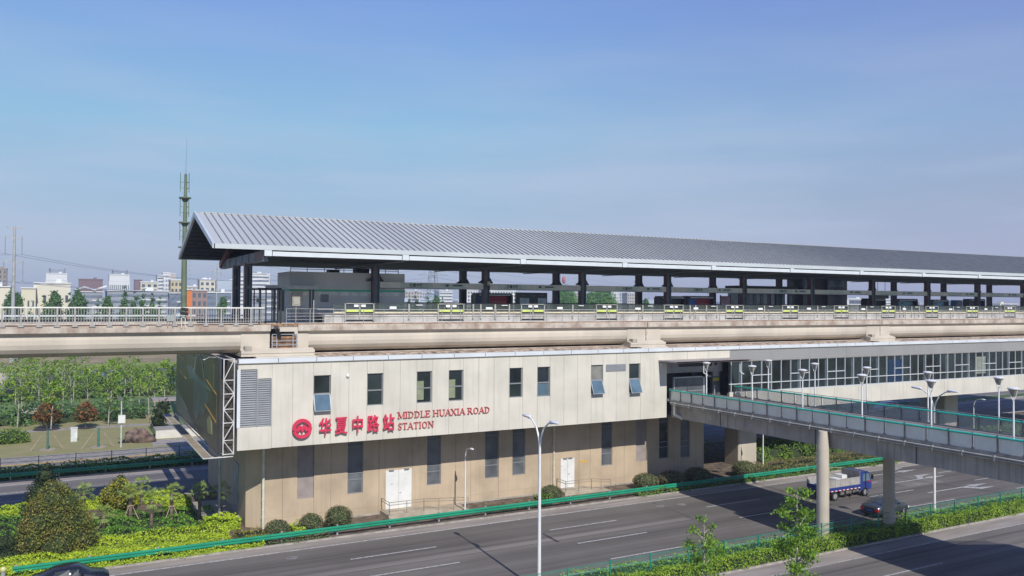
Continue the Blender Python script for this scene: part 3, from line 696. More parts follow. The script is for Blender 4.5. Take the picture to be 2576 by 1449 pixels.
def latin(s, x, z, h, sx, y0, y1):
    b = MB(); cxx = x
    for ch in s:
        if ch == ' ': cxx += .36*h*sx; continue
        wd, st_, sf = GL[ch]
        def P(u, v): return (cxx+u*h*sx, z+v*h)
        for i, (a, c, d, e, t) in enumerate(st_):
            p, q = P(a, c), P(d, e); dx, dz = q[0]-p[0], q[1]-p[1]; L = sqrt(dx*dx+dz*dz); t = t*h*(.62+.38*sx)*1.1
            nx, nz = -dz/L*t/2, dx/L*t/2; e_ = i*.0006
            b.prism([(p[0]-nx, p[1]-nz), (q[0]-nx, q[1]-nz), (q[0]+nx, q[1]+nz), (p[0]+nx, p[1]+nz)], 'y', y0-e_, y1)
        for i, (a, c) in enumerate(sf):
            p = P(a, c+(.025 if c < .5 else -.025)); b.prism([(p[0]-.17*h*sx, p[1]-.025*h), (p[0]+.17*h*sx, p[1]-.025*h), (p[0]+.17*h*sx, p[1]+.025*h), (p[0]-.17*h*sx, p[1]+.025*h)], 'y', y0-.008-i*.0006, y1)
        if ch in 'OD':
            c0, rx, ry = (P(.5, .5), .40, .5) if ch == 'O' else (P(.36, .5), .50, .485); n = 22
            a0, a1 = (0, 360) if ch == 'O' else (-90, 90)
            for k in range(n):
                ps = []
                for t, inner in ((k, 0), (k+1, 0), (k+1, 1), (k, 1)):
                    an = radians(a0+(a1-a0)*t/n); wdt = (.05+.09*abs(cos(an)))*inner
                    ps.append((c0[0]+(rx-wdt)*h*sx*cos(an), c0[1]+(ry-.07*inner)*h*sin(an)))
                b.prism(ps, 'y', y0-.012, y1)
        cxx += wd*h*sx
    return b, cxx
b, e1 = latin('MIDDLE HUAXIA ROAD', 0, 0, .50, 1, 0, 1)
sx = (30.62-22.72)/e1
b, _ = latin('MIDDLE HUAXIA ROAD', 22.72, 8.09, .50, sx, YU-.10, YU-.03); b.build('latin_line', redlat, sg)
b, _ = latin('STATION', 22.72, 7.24, .50, sx*.98, YU-.10, YU-.03); b.build('latin_line', redlat, sg)

# ================================================================== VIADUCT
GP = [(62.45,15.10),(62.45,14.74),(62.66,14.70),(62.74,14.60),(62.68,14.3),(62.68,14.0),(62.76,13.7),(62.96,13.44),(63.4,13.22),(64.2,13.12),(64.9,13.12),(66.0,13.35),(66.6,13.8),(66.8,14.55),(67.2,14.74),(67.2,15.10)]
def girder(name, x0, x1, label, dy=0, flip=False, block=(1.9, 1.9), crack=False, group='viaduct girder spans'):
    g = thing(name, label, 'girder', ((x0+x1)/2, 64.5+dy, 13.1), group)
    pts = [(y+dy, z) for y, z in GP] if not flip else [(129.7-y+dy, z) for y, z in GP]
    b = MB(); a, c = x0, x1
    v = [(a, y, z) for y, z in pts]+[(c, y, z) for y, z in pts]; n = len(pts)
    for i in range(n): b.add([v[i], v[(i+1) % n], v[n+(i+1) % n], v[n+i]], [(0,1,2,3)], 3 <= i <= 11)
    b.add(v, [tuple(range(n)), tuple(range(n, 2*n))])
    y0, y1 = (62.66+dy, 66.7+dy) if not flip else (129.7-66.7+dy, 129.7-62.66+dy)
    if block[0]: b.box(a+.01, a+block[0], y0, y1, 13.14, 14.62)
    if block[1]: b.box(c-block[1], c-.01, y0, y1, 13.14, 14.62)
    b.build('girder_body', conc, g)
    b = MB(); ye = pts[0][0]; s_ = -1 if not flip else 1
    b.box(a, c, min(ye, ye+s_*.05), max(ye, ye+s_*.05), 14.78, 15.14); b.box(a, c, min(ye+s_*-.2, ye+s_*.02), max(ye+s_*-.2, ye+s_*.02), 15.10, 15.24)
    b.build('deck_edge', concd, g)
    return g
def joints(b, x): b.tube([(x+.28, 62.70, 14.6), (x+.12, 62.66, 14.1), (x-.1, 62.78, 13.6), (x-.2, 63.0, 13.2)], .03, 5)
g0 = girder('viaduct_girder', -60, 13.72, 'long cream girder carrying the balustraded track at the left', block=(0, 2.1))
g1 = girder('viaduct_girder', 15.75, 48.55, 'cream girder above the wall with the red station name', block=(.85, 2.15))
g2 = girder('viaduct_girder', 48.62, 81.75, 'cream girder above the station entrance and the first part of the glazing', block=(1.7, 2.3))
g3 = girder('viaduct_girder', 81.82, 115.0, 'cream girder at the right edge above the ribbon glazing', block=(1.6, 2.0))
g4 = girder('viaduct_girder', 115.1, 150.0, 'farthest cream girder just beyond the right edge', block=(1.6, 1))
for i, x in enumerate((48.58, 81.78)):
    b = MB(); joints(b, x); b.build('expansion_gap', joint, (g1, g2)[i])
girder('viaduct_girder', -60, 150, 'rear girder of the far track, glimpsed through the left balustrade', dy=11.6, block=(0, 0))
b = MB(); b.box(13.8, 150, 67.2, 77.9, 14.5, 14.93); b.box(13.8, 150, 62.6, 67.2, 14.93, 15.06); b.build('track_deck', concg, None, label='flat grey track deck slab between the girders under the canopy', cat='deck')
for x0, x1, lab in ((11.55, 16.9, 'cream pier cap with a stepped white ledge left of the rusty timber hatch'), (46.3, 50.4, 'cream pier cap over the station entrance corner'), (79.3, 83.5, 'cream pier cap above the ribbon glazing on the right')):
    p_ = thing('pier_cap', lab, 'pier cap', ((x0+x1)/2, 64, 12.9), 'pier caps on the station roof')
    b = MB(); b.box(x0, x1, 62.0, 82, 12.94, 13.16)
    b.prism([(61.95,13.16),(61.95,13.34),(62.6,13.5),(62.6,13.16)], 'x', x0, x1); b.build('cap_beam', conc, p_)
    b = MB(); b.box(x0+1.0, x1+.02, 61.6, 62.4, 12.70, 12.93); b.build('ledge', cream, p_)
    b = MB(); b.box(x0+.25, x0+.75, 61.98, 62.5, 13.36, 13.68); b.build('bearing_block', concg, p_)
# gully between roof coping and girders, stained
for x0, x1 in ((16.95, 46.25), (50.45, 79.25), (83.55, 130)):
    b = MB(); b.prism([(61.5, 12.6), (61.5, 12.72), (62.3, 12.98), (62.95, 13.02), (62.95, 12.6)], 'x', x0, x1)
    b.build('roof_gully', mat('gully_stain', (.36, .28, .21), .9, var=.35, scale=2), st)
# hatch at the first joint: timbers and a steel ladder frame
h = thing('joint_hatch', 'rusty timber boards and steel ladder frame filling the gap between two girders', 'hatch', (14.7, 62.5, 13.2))
b = MB()
for i, z in enumerate((13.42, 13.62, 13.80, 14.02, 14.2)): b.box(13.8, 15.66, 62.55+.04*(i % 2), 62.7, z, z+(.13 if i % 2 else .17))
b.build('boards', rustm, h)
b = MB()
for x in (13.82, 14.15, 15.35, 15.62): b.box(x, x+.06, 62.44, 62.5, 13.2, 14.55)
for z in (13.3, 13.72, 14.0, 14.5): b.box(13.82, 15.66, 62.42, 62.45, z, z+.05)
b.build('ladder_frame', steel, h)
b = MB()
for i in range(4): b.tube([(13.95+.09*i, 62.35, 15.2), (14.0+.08*i, 62.3, 14.9), (14.2+.08*i, 62.4, 14.5), (14.22+.08*i, 62.42, 14.2)], .035, 6)
b.build('cable', blackm, h)
b = MB(); b.box(14.4, 15.5, 62.46, 62.6, 14.72, 15.05); b.box(15.5, 15.74, 62.5, 62.7, 14.4, 15.05); b.build('concrete_infill', conc, h)
# left balustrade
bl = thing('track_balustrade', 'grey balustrade with thin bars and a cream cap rail along the left viaduct', 'railing', (0, 62.45, 15.2))
b = MB(); b.box(-60, 13.25, 62.36, 62.50, 16.44, 16.53); b.build('cap_rail', railw, bl)
b = MB(); b.box(-60, 13.25, 62.40, 62.44, 15.50, 15.54); b.box(-60, 13.25, 62.40, 62.44, 15.72, 15.75)
x = -59.8
while x < 13.2: b.box(x-.017, x+.017, 62.41, 62.44, 15.35, 16.44); x += .172
b.build('bars', railm, bl)
for k in range(-54, 16):
    x = -.14+1.035*k
    if x > 13.2: break
    b = MB(); b.box(x-.055, x+.055, 62.37, 62.47, 15.42, 16.44); b.prism([(x-.2, 15.2), (x+.2, 15.2), (x+.055, 15.42), (x-.055, 15.42)], 'y', 62.36, 62.48)
    b.build('post', railm, bl)
# small equipment on the left walkway
e = thing('signal_box', 'small grey trackside box on legs against the balustrade', 'equipment box', (6.8, 62.3, 15.3))
b = MB(); b.box(6.55, 7.02, 62.18, 62.34, 15.55, 15.98); b.build('cabinet', mat('cabinet_grey', (.33, .36, .34), .5), e)
b = MB(); b.box(6.6, 6.64, 62.2, 62.24, 15.2, 15.55); b.box(6.94, 6.98, 62.2, 62.24, 15.2, 15.55); b.build('leg', steel, e)
e = thing('floodlights', 'black pair of floodlights clamped to the balustrade on a white bracket', 'floodlight', (7.6, 62.3, 15.2))
for dz in (0, .3):
    b = MB(); b.prism([(7.42, 16.0+dz), (7.9, 15.93+dz), (7.96, 16.15+dz), (7.5, 16.22+dz)], 'y', 62.1, 62.34); b.build('lamp_head', blackm, e)
b = MB(); b.box(7.5, 7.54, 62.26, 62.3, 15.1, 15.95); b.box(7.74, 7.78, 62.26, 62.3, 15.1, 15.95); b.box(7.5, 7.78, 62.26, 62.3, 15.8, 15.86); b.build('bracket', whitep, e)
# third rail cover and running rails
tr = thing('track', 'running rails and white third rail cover on the concrete deck', 'railway track', (0, 64.8, 15.1))
for y, xa in ((64.0, 150), (65.44, 150), (75.6, 14), (77.04, 14)):
    b = MB(); b.box(-60, xa, y-.035, y+.035, 15.1, 15.26); b.build('rail', rustm, tr)
b = MB(); b.box(-60, 14, 74.0, 74.2, 15.68, 15.80); b.box(-60, 150, 66.0, 66.15, 15.15, 15.28)
b.build('third_rail_cover', cream2, tr)
b = MB(); b.box(-60, 14, 74.05, 74.15, 15.1, 15.45)
x = -60
while x < 14: b.box(x, x+.1, 74.05, 74.15, 15.1, 15.68); x += 1.2
b.build('support', blackm, tr)
# station side railing
rl = thing('track_side_railing', 'thin grey steel railing with three rails in front of the platform track', 'railing', (60, 62.5, 15.2))
b = MB()
b.box(17.2, 150, 62.48, 62.52, 16.36, 16.41)
for z in (16.06, 15.62, 15.22): b.box(17.2, 150, 62.49, 62.51, z, z+.025)
x = 19.2
while x < 149: b.box(x-.02, x+.02, 62.48, 62.52, 15.14, 16.36); x += 1.67
for z in (16.42, 16.08, 15.85, 15.6): b.box(14.9, 18.6, 62.7, 62.73, z, z+.03)
for x in (14.9, 16.7, 18.5): b.box(x, x+.04, 62.7, 62.74, 15.1, 16.44)
b.build('rails', railm, rl)

# ================================================================== PLATFORM AND CANOPY
pf = thing('platform', 'island platform slab with pale grey side wall and half height screen doors', 'platform', (60, 72, 15))
b = MB(); b.box(18.9, 150, 66.44, 77.6, 15.76, 15.90); b.box(18.9, 150, 66.50, 67.1, 14.93, 15.76); b.box(14.0, 18.9, 67.0, 77.6, 14.93, 15.15)
b.build('slab', slabm, pf)
for k in range(0, 14):
    x = 21.85+8.3*k; b = MB(); b.box(x-1.15, x+1.25, 66.46, 66.50, 15.38, 15.50); b.build('gap_filler', blackm, pf)
ps = thing('platform_screen', 'row of half height platform screen doors with lime green strips along the near platform edge', 'platform screen doors', (60, 66.5, 15.8))
b = MB(); b.box(19.6, 150, 66.52, 66.56, 15.86, 16.80); b.build('screen_glass', psdglass, ps)
b = MB(); b.box(19.6, 150, 66.5, 66.58, 16.80, 16.86); b.build('top_rail', mat('screen_rail_dark', (.06, .065, .065), .4), ps)
b = MB(); b.box(19.6, 150, 66.46, 66.5, 15.93, 16.0); b.build('base_panel', mat('screen_base', (.09, .08, .07), .6), ps)
for k in range(0, 14):
    x = 21.85+8.3*k
    # cream strip between the gates
    b = MB(); b.box(x+1.3, x+7.0, 66.44, 66.5, 16.02, 16.15)
    if k == 0: b.box(19.6, x-1.3, 66.44, 66.5, 16.02, 16.15)
    b.build('cream_strip', creamst, ps)
    gt = MB()
    for dx in (-1.25, 1.2): gt.box(x+dx-.05, x+dx+.05, 66.38, 66.5, 15.4, 16.86)
    gt.box(x-.05, x+.05, 66.42, 66.5, 15.6, 16.84); gt.box(x-1.35, x+1.3, 66.38, 66.5, 16.80, 16.87)
    go = gt.build('door_frame', railm, ps)
    for a_, c_ in ((-1.15, -.1), (.1, 1.12)): b = MB(); b.box(x+a_, x+c_, 66.4, 66.46, 16.14, 16.33); b.build('lime_strip', lime, go)
    for a_ in (-.50, .12): b = MB(); b.box(x+a_, x+a_+.38, 66.4, 66.46, 16.55, 16.75); b.build('sticker', signw, go)
    for dx in (2.15, 2.9, 4.35, 5.8):
        if k in (1, 4, 8) or dx == 4.35: b = MB(); b.box(x+dx-.07, x+dx+.07, 66.4, 66.5, 15.5, 16.82); b.build('post', railm, ps)
    b = MB()
    if k % 2: b.box(x+3.4, x+4.05, 66.38, 66.46, 16.36, 16.56)
    else: b.box(x+2.6, x+3.2, 66.38, 66.46, 16.40, 16.6)
    b.build('notice', signw, ps)
    b = MB(); b.box(x+5.0, x+5.6, 66.4, 66.46, 16.70, 16.76); b.build('notice', signw, ps)
# far side screen
b = MB(); b.box(19.6, 150, 77.4, 77.45, 15.86, 16.9); b.build('far_screen_glass', mat('far_screen_glass', (.06, .10, .08), .15, alpha=.35), ps)
b = MB(); b.box(19.6, 150, 77.38, 77.47, 16.88, 16.96)
x = 20
while x < 149: b.box(x, x+.14, 77.36, 77.47, 15.84, 16.9); x += 2.075
b.build('far_screen_rail', mat('screen_rail_dark', (.06, .065, .065)), ps)

cp = thing('platform_canopy', 'long gabled grey metal canopy roof on dark steel columns over the station platform', 'canopy', (60, 72.4, 15))
RX0, RX1, YE, YR, ZE, ZR = 9.7, 150.0, 62.8, 72.4, 21.12, 24.26
b = MB(); t = .14
b.add([(RX0, YE, ZE), (RX1, YE, ZE), (RX1, YR, ZR), (RX0, YR, ZR)], [(0,1,2,3)])
b.add([(RX0, YR, ZR), (RX1, YR, ZR), (RX1, 2*YR-YE, ZE), (RX0, 2*YR-YE, ZE)], [(0,1,2,3)])
b.build('roof_sheet', roofm, cp)
b = MB(); x = RX0+.68; s_ = (ZR-ZE)/(YR-YE)
while x < RX1:
    for sgn in (1, -1):
        y0, y1 = (YE+.02, YR) if sgn == 1 else (2*YR-YE-.02, YR)
        b.add([(x-.035, y0, ZE+.002), (x+.035, y0, ZE+.002), (x+.035, y1, ZR+.002), (x-.035, y1, ZR+.002),
               (x-.024, y0, ZE+.095), (x+.024, y0, ZE+.095), (x+.024, y1, ZR+.095), (x-.024, y1, ZR+.095)],
              [(4,5,6,7),(0,4,7,3),(1,2,6,5),(0,1,5,4),(3,7,6,2)])
    x += .533
b.build('roof_ribs', ribm, cp)
b = MB(); b.box(RX0+.3, RX1, YR-.12, YR+.12, ZR-.02, ZR+.06); b.build('ridge_cap', roofm, cp)
# eaves gutters
for y0, y1, nm in ((YE-.16, YE+.06, 'gutter'), (2*YR-YE-.06, 2*YR-YE+.16, 'gutter')):
    b = MB(); b.box(RX0-.02, RX1, y0, y1, 20.79, 21.14); b.build(nm, gutter, cp)
# barge boards
b = MB(); t = .5
for sgn in (1, -1):
    ye = YE-.16 if sgn == 1 else 2*YR-YE+.16
    z_e = ZE+.02-.0
    b.add([(RX0-.12, ye, 20.79), (RX0-.12, YR, ZR-.34), (RX0-.12, YR, ZR+.10), (RX0-.12, ye, 21.16), (RX0+.05, ye, 20.79), (RX0+.05, YR, ZR-.34), (RX0+.05, YR, ZR+.10), (RX0+.05, ye, 21.16)],
          [(0,1,2,3),(4,7,6,5),(0,4,5,1),(3,2,6,7),(0,3,7,4),(1,5,6,2)])
b.build('barge_board', gutter, cp)
# dark ceiling under the slopes with battens
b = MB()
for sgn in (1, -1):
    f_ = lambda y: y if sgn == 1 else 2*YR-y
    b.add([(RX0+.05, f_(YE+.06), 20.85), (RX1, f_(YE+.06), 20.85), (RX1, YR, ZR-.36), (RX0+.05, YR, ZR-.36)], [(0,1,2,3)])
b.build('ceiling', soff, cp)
b = MB()
for i in range(1, 11):
    for sgn in (1, -1):
        y = YE+.06+(YR-YE)*i/11; z = 20.85+(ZR-.36-20.85)*i/11; yy = y if sgn == 1 else 2*YR-y
        b.box(RX0+.1, RX1, yy-.06, yy+.06, z-.16, z-.01)
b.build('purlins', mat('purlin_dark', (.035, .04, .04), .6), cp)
# lower fascia with posts
XF = [13.45+10.87*i for i in range(13)]
for y, dy in ((62.72, -1), (2*YR-62.72, 1)):
    for i in range(len(XF)-1):
        b = MB(); b.box(XF[i]+.42, XF[i+1]-.22, min(y, y+.12*-dy), max(y, y+.12*-dy), 20.36, 20.70); b.build('lower_fascia', fascia, cp)
    for x in XF:
        b = MB(); b.box(x-.18, x+.36, min(y-.06, y+.2), max(y-.06, y+.2), 20.35, 20.79); b.build('fascia_post', fascia, cp)
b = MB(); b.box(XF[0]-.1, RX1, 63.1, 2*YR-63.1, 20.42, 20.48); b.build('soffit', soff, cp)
# frames: tie beam, rafters, two columns each
for i, x in enumerate(XF):
    b = MB(); b.box(x-.12, x+.12, 63.1, 2*YR-63.1, 20.22, 20.30) if i else b.box(x-.16, x+.16, 63.1, 2*YR-63.1, 20.05, 20.78)
    if i == 0:
        for yy in (66.0, 68.6, 71.4, 74.2, 77.0, 79.6): b.box(x-.21, x-.16, yy-.06, yy+.06, 20.05, 20.78)
        b.box(x-.24, x+.2, 63.1, 2*YR-63.1, 19.98, 20.05)
        b.slot(1); b.box(x-.25, x-.22, 66.5, 79.3, 19.97, 20.03); b.beam((x-.2, 2*YR-63.2, 20.35), (x-.2, YR+4.6, 21.6), .3, .55); b.box(x-.2, x-.16, 63.1, 66.4, 20.1, 20.78); b.box(x-.2, x-.16, 79.3, 2*YR-63.1, 20.0, 20.78)
    b.build('tie_beam', [steelb, steelr], cp)
    for y in (69.75, 74.75):
        b = MB()
        b.box(x-.24, x+.30, y-.1, y+.1, 15.0, 20.1)
        b.box(x+.24, x+.30, y-.28, y+.28, 15.0, 20.1)
        b.slot(1).box(x-.30, x-.24, y-.28, y+.28, 15.0, 20.1)
        b.slot(2)
        if i == 0:
            for z0_, z1_ in ((15.2, 16.3), (16.6, 18.0), (18.25, 19.8)): b.box(x-.05, x+.1, y-.11, y-.1, z0_, z1_)
        c_ = b.build('column', [steelb, steelr, blackm], cp)
        if i > 0:
            b = MB(); b.box(x-.75, x-.30, y-.12, y+.05, 18.78, 18.9); b.prism([(x-.75, 18.9), (x-.3, 18.9), (x-.3, 19.15)], 'y', y-.1, y)
            b.box(x+.30, x+.72, y-.12, y+.05, 18.78, 18.9); b.prism([(x+.3, 18.9), (x+.68, 18.9), (x+.45, 19.3), (x+.3, 19.2)], 'y', y-.1, y); b.build('lamp_bracket', blackm, c_)
# sign bands between the near columns
for i in range(1, len(XF)-1):
    x0, x1 = XF[i]+.36, XF[i+1]-.36
    b = MB(); b.box(x0, x1, 69.5, 69.62, 18.22, 18.74); sb = b.build('sign_band', bandm, cp)
    b = MB(); b.box(x0, x1, 69.47, 69.64, 18.17, 18.22); b.build('band_trim', framem, sb)
    b = MB()
    off = (4.1, 1.9, .9, 3.6, 2.2)[i % 5]
    b.box(x0+off, x0+off+3.1, 69.49, 69.5, 18.25, 18.71); b.box(x0+min(off+4.2, 7.4), x0+min(off+4.2, 7.4)+2.2, 69.49, 69.5, 18.25, 18.71)
    b.build('green_field', bandg, sb)
    if i < 6:
        t_ = text_mesh('station_name', '\u534e\u590f\u4e2d\u8def', .32, .004, x0+off+1.5, 18.50, 69.485, 1.0, inkm, sb, .008)
    b = MB(); b.box(x0+off+.5, x0+off+2.6, 69.484, 69.49, 18.28, 18.30); b.box(x0+min(off+4.2, 7.4)+.2, x0+min(off+4.2, 7.4)+.5, 69.484, 69.49, 18.42, 18.6); b.box(x0+min(off+4.2, 7.4)+.9, x0+min(off+4.2, 7.4)+1.9, 69.484, 69.49, 18.46, 18.58)
    b.build('small_lettering', inkm, sb)
# column mounted bits on the second near column
b = MB(); b.box(XF[2]+.0, XF[2]+.28, 69.3, 69.5, 18.6, 18.95); b.build('control_box', cream, cp)
# ---- equipment room at the platform end
er = thing('equipment_room', 'grey panelled equipment room with a green stripe at the left end of the platform', 'equipment room', (22, 72, 15))
b = MB(); b.box(16.9, 27.18, 70.0, 74.4, 14.93, 19.50); b.build('room_wall', greyrm, er)
b = MB(); b.box(16.88, 27.2, 69.985, 70.0, 17.84, 18.02); b.box(16.885, 16.9, 70.0, 74.4, 17.84, 18.02); b.build('green_stripe', greenst, er)
b = MB(); b.box(16.88, 27.2, 69.99, 70.0, 17.5, 17.84); b.build('pale_band', mat('room_pale', (.75, .75, .73), .6), er)
b = MB(); b.box(19.54, 20.23, 69.94, 69.985, 16.95, 17.6)
for i in range(7): b.box(19.58, 20.19, 69.92, 69.94, 17.0+.085*i, 17.03+.085*i)
b.build('louvre', framem, er)
b = MB()
for z in (19.72, 19.86): b.tube([(17.0, 70.1, z), (26.6, 70.1, z)], .03, 6)
for x in (17.0, 18.4, 19.9, 21.6, 23.6, 25.4, 26.6): b.cyl((x, 70.1, 19.5), (x, 70.1, 19.86), .03, n=6)
b.build('roof_rail', blackm, er)
b = MB(); b.box(20.6, 21.5, 71, 72, 19.5, 19.75); b.box(23.0, 24.2, 71, 72, 19.5, 19.9); b.build('roof_vent', blackm, er)
ve = thing('entry_vestibule', 'small grey steel vestibule with flat roof in front of the equipment room door', 'vestibule', (17, 68.6, 15))
b = MB(); b.box(14.9, 18.95, 67.3, 69.95, 17.98, 18.22); b.box(14.8, 19.1, 67.2, 69.95, 18.22, 18.28); b.build('roof', mat('vestibule_grey', (.4, .41, .41), .5), ve)
b = MB()
for x in (15.0, 15.5, 17.9, 18.15): b.box(x, x+.14, 67.4, 67.54, 15.1, 17.98)
b.box(15.3, 15.9, 67.5, 67.55, 15.1, 17.9); b.build('post', mat('post_dark', (.06, .07, .08), .5), ve)
b = MB(); b.box(17.1, 18.0, 69.93, 69.99, 15.15, 17.75); b.box(15.95, 16.25, 69.6, 69.65, 15.3, 17.5); b.build('door', mat('door_grey', (.5, .5, .47), .5), ve)
e = thing('electrical_cabinet', 'beige electrical cabinet on a post behind the railing by the vestibule', 'cabinet', (16.45, 66, 15.1))
b = MB(); b.box(16.14, 16.77, 65.9, 66.15, 16.63, 17.36); b.build('cabinet_body', mat('cabinet_beige', (.30, .29, .24), .5), e)
b = MB(); b.box(16.42, 16.5, 66.0, 66.08, 15.1, 16.63); b.build('post', framem, e)
b = MB(); b.box(16.25, 16.66, 65.88, 65.9, 16.75, 17.25); b.build('door', mat('cabinet_door', (.36, .35, .30), .5), e)
cg = thing('track_gate', 'black steel barred gate cage across the walkway at the end of the balustrade', 'gate', (14.2, 67, 15.1))
b = MB()
for y in (65.6, 67.6):
    for x in (13.5, 14.0, 14.9, 15.15): b.box(x, x+.09, y, y+.08, 15.1, 18.0)
    b.box(13.4, 15.2, y, y+.1, 17.86, 18.02); b.box(13.4, 15.2, y, y+.06, 15.1, 15.25); b.box(13.4, 14.1, y, y+.06, 17.05, 17.12)
b.box(13.45, 13.55, 65.6, 67.6, 17.9, 18.0); b.box(15.1, 15.2, 65.6, 67.6, 17.9, 18.0)
b.build('bars', blackm, cg)
b = MB(); b.box(13.3, 13.55, 65.4, 65.55, 16.9, 17.2); b.build('camera', blackm, cg)
# ---- furniture on the platform
def shelter(name, x0, x1, zt, panels, label, group=None, y=72.0):
    s = thing(name, label, 'advert shelter', ((x0+x1)/2, y, 15.84), group)
    b = MB(); b.box(x0, x0+.22, y-.5, y+.5, 15.84, zt-.15); b.box(x1-.22, x1, y-.5, y+.5, 15.84, zt-.15)
    b.box(x0+.12, x1-.12, y-.5, y+.5, zt-.15, zt); b.box(x0, x1, y+.1, y+.2, 15.84, zt-.1)
    b.build('frame', shelt, s)
    b = MB(); b.box(x0+.4, x1-.3, y-.52, y-.5, zt-.24, zt-.15); b.build('light_strip', signw, s)
    for a, c, m in panels:
        b = MB(); b.box(x0+a, x0+c, y+.06, y+.1, 15.95, zt-.3); b.build('poster', m, s)
    return s
s1 = shelter('advert_shelter', 35.0, 39.1, 17.9, [(.3, 1.3, mat('violet_poster', (.06, .07, .25), .5)), (1.3, 3.8, redad)], 'dark advert shelter with a wide deep red poster beside the second near column')
b = MB()
for i in range(8): b.box(37.05+.2*i, 37.17+.2*i, 72.05, 72.06, 16.98, 17.1)
b.build('poster_text', mat('poster_text', (.5, .25, .15), .5), s1)
ib = thing('information_board', 'dark information board with two pale map panels right of the red poster', 'information board', (41.5, 72, 15.84))
b = MB(); b.box(39.7, 43.3, 71.95, 72.15, 15.84, 18.0); b.build('board', mat('board_black', (.02, .022, .03), .3), ib)
b = MB(); b.box(40.1, 41.2, 71.93, 71.95, 16.1, 17.45); b.box(42.2, 43.2, 71.93, 71.95, 16.1, 17.45); b.build('map_panel', mat('map_panel', (.5, .58, .62), .4), ib)
b = MB(); b.box(41.3, 41.9, 71.93, 71.95, 17.62, 17.85); b.build('green_header', mat('board_green', (.02, .12, .10), .4), ib)
b = MB(); b.box(40.3, 40.9, 71.93, 71.95, 17.68, 17.78); b.box(42.4, 42.9, 71.93, 71.95, 17.68, 17.78); b.build('lettering', mat('board_letter', (.16, .16, .17), .5), ib)
shelter('advert_shelter', 57.3, 61.0, 17.8, [(.35, 3.4, mat('grey_poster', (.04, .045, .045), .5))], 'unlit dark grey advert shelter left of the blue and red one')
s3 = shelter('advert_shelter', 61.2, 65.2, 17.85, [(.25, 1.75, bluead), (1.75, 3.8, redad)], 'advert shelter with a blue panel on the left and a red one on the right')
b = MB()
for i in range(7): b.box(63.4+.2*i, 63.52+.2*i, 72.05, 72.06, 16.92, 17.02)
b.build('poster_text', mat('poster_text', (.5, .25, .15)), s3)
pk = thing('pink_hoarding', 'pale pink poster board standing left of the glass lift lobby', 'poster board', (68.2, 73, 15.84))
b = MB(); b.box(67.5, 68.9, 73, 73.08, 15.9, 17.9); b.build('poster', mat('pink_poster', (.62, .34, .42), .5), pk)
b = MB(); b.box(67.4, 67.5, 72.98, 73.1, 15.84, 18.0); b.box(68.9, 69.0, 72.98, 73.1, 15.84, 18.0); b.build('frame', blackm, pk)
bt = thing('glass_booth', 'dark teal glazed waiting booth with flat dark roof in the middle of the platform', 'booth', (74.7, 73.5, 15.84))
b = MB(); b.box(69.8, 79.6, 72.6, 74.8, 18.45, 19.15); b.build('roof', mat('booth_roof', (.02, .03, .03), .5), bt)
b = MB(); b.box(70.0, 79.4, 74.5, 74.56, 15.84, 18.45); b.build('back_glass', mat('booth_back_glass', (.2, .42, .42), .2, alpha=.75), bt)
for i in range(8):
    x = 70.0+1.175*i; b = MB(); b.box(x, x+.12, 72.7, 72.82, 15.84, 18.45); b.box(x+.12, x+.5, 72.72, 72.78, 15.84, 18.45); b.box(x+.5, x+1.175, 72.72, 72.78, 15.84, 16.9); b.box(x+.5, x+1.175, 72.72, 72.78, 18.2, 18.45)
    b.build('glazing_bay', darkg, bt)
sx_ = thing('stair_enclosure', 'tall dark blue stair and lift enclosure reaching up to the canopy', 'stair enclosure', (84.2, 73.5, 15.84))
b = MB(); b.box(80.3, 82.0, 72.4, 75, 15.84, 20.2); b.slot(1).box(82.0, 84.6, 72.8, 75, 15.84, 20.2); b.slot(0).box(84.6, 88.2, 72.4, 75, 15.84, 20.2); b.build('enclosure_wall', [mat('enclosure_blue', (.018, .035, .055), .25), blackm], sx_)
b = MB(); b.box(84.9, 87.6, 72.38, 72.4, 19.2, 20.0); b.box(84.9, 87.6, 72.38, 72.4, 18.6, 18.75); b.box(80.6, 81.5, 72.38, 72.4, 18.9, 20.0); b.build('clerestory', mat('clerestory_teal', (.06, .12, .14), .2), sx_)
shelter('advert_shelter', 90.9, 94.5, 17.8, [(.3, 3.3, mat('grey_poster', (.04, .045, .045)))], 'dark empty advert shelter right of the stair enclosure')
ld = thing('led_display', 'hanging green tinted train display above the dark empty shelter', 'display', (92.2, 70.5, 17.8))
b = MB(); b.box(91.0, 93.6, 70.4, 70.6, 17.78, 18.3); b.build('screen', mat('led_green', (.02, .06, .02), .4), ld)
b = MB(); b.cyl((91.6, 70.5, 18.3), (91.6, 70.5, 20.4), .03, n=6); b.cyl((93.0, 70.5, 18.3), (93.0, 70.5, 20.4), .03, n=6); b.build('hanger', blackm, ld)
shelter('advert_shelter', 96.8, 101.0, 17.8, [(.3, 3.9, cyanad)], 'advert shelter with pale cyan posters, fourth from the left')
shelter('advert_shelter', 104.0, 107.6, 17.75, [(.3, 3.3, cyanad)], 'smaller looking cyan advert shelter between two far columns')
shelter('advert_shelter', 112.2, 115.9, 17.9, [(.3, 3.4, mat('grey_poster', (.04, .045, .045)))], 'last dark advert shelter at the right edge of the platform')
bs = thing('blue_machine', 'bright blue vending machine near the right end of the platform', 'vending machine', (110.2, 72, 15.84))
b = MB(); b.box(109.5, 110.9, 71.7, 72.5, 15.84, 17.7); b.build('machine_body', mat('machine_blue', (.02, .10, .32), .4), bs)
b = MB(); b.box(109.7, 110.6, 71.68, 71.7, 16.6, 17.5); b.build('window', darkg, bs)
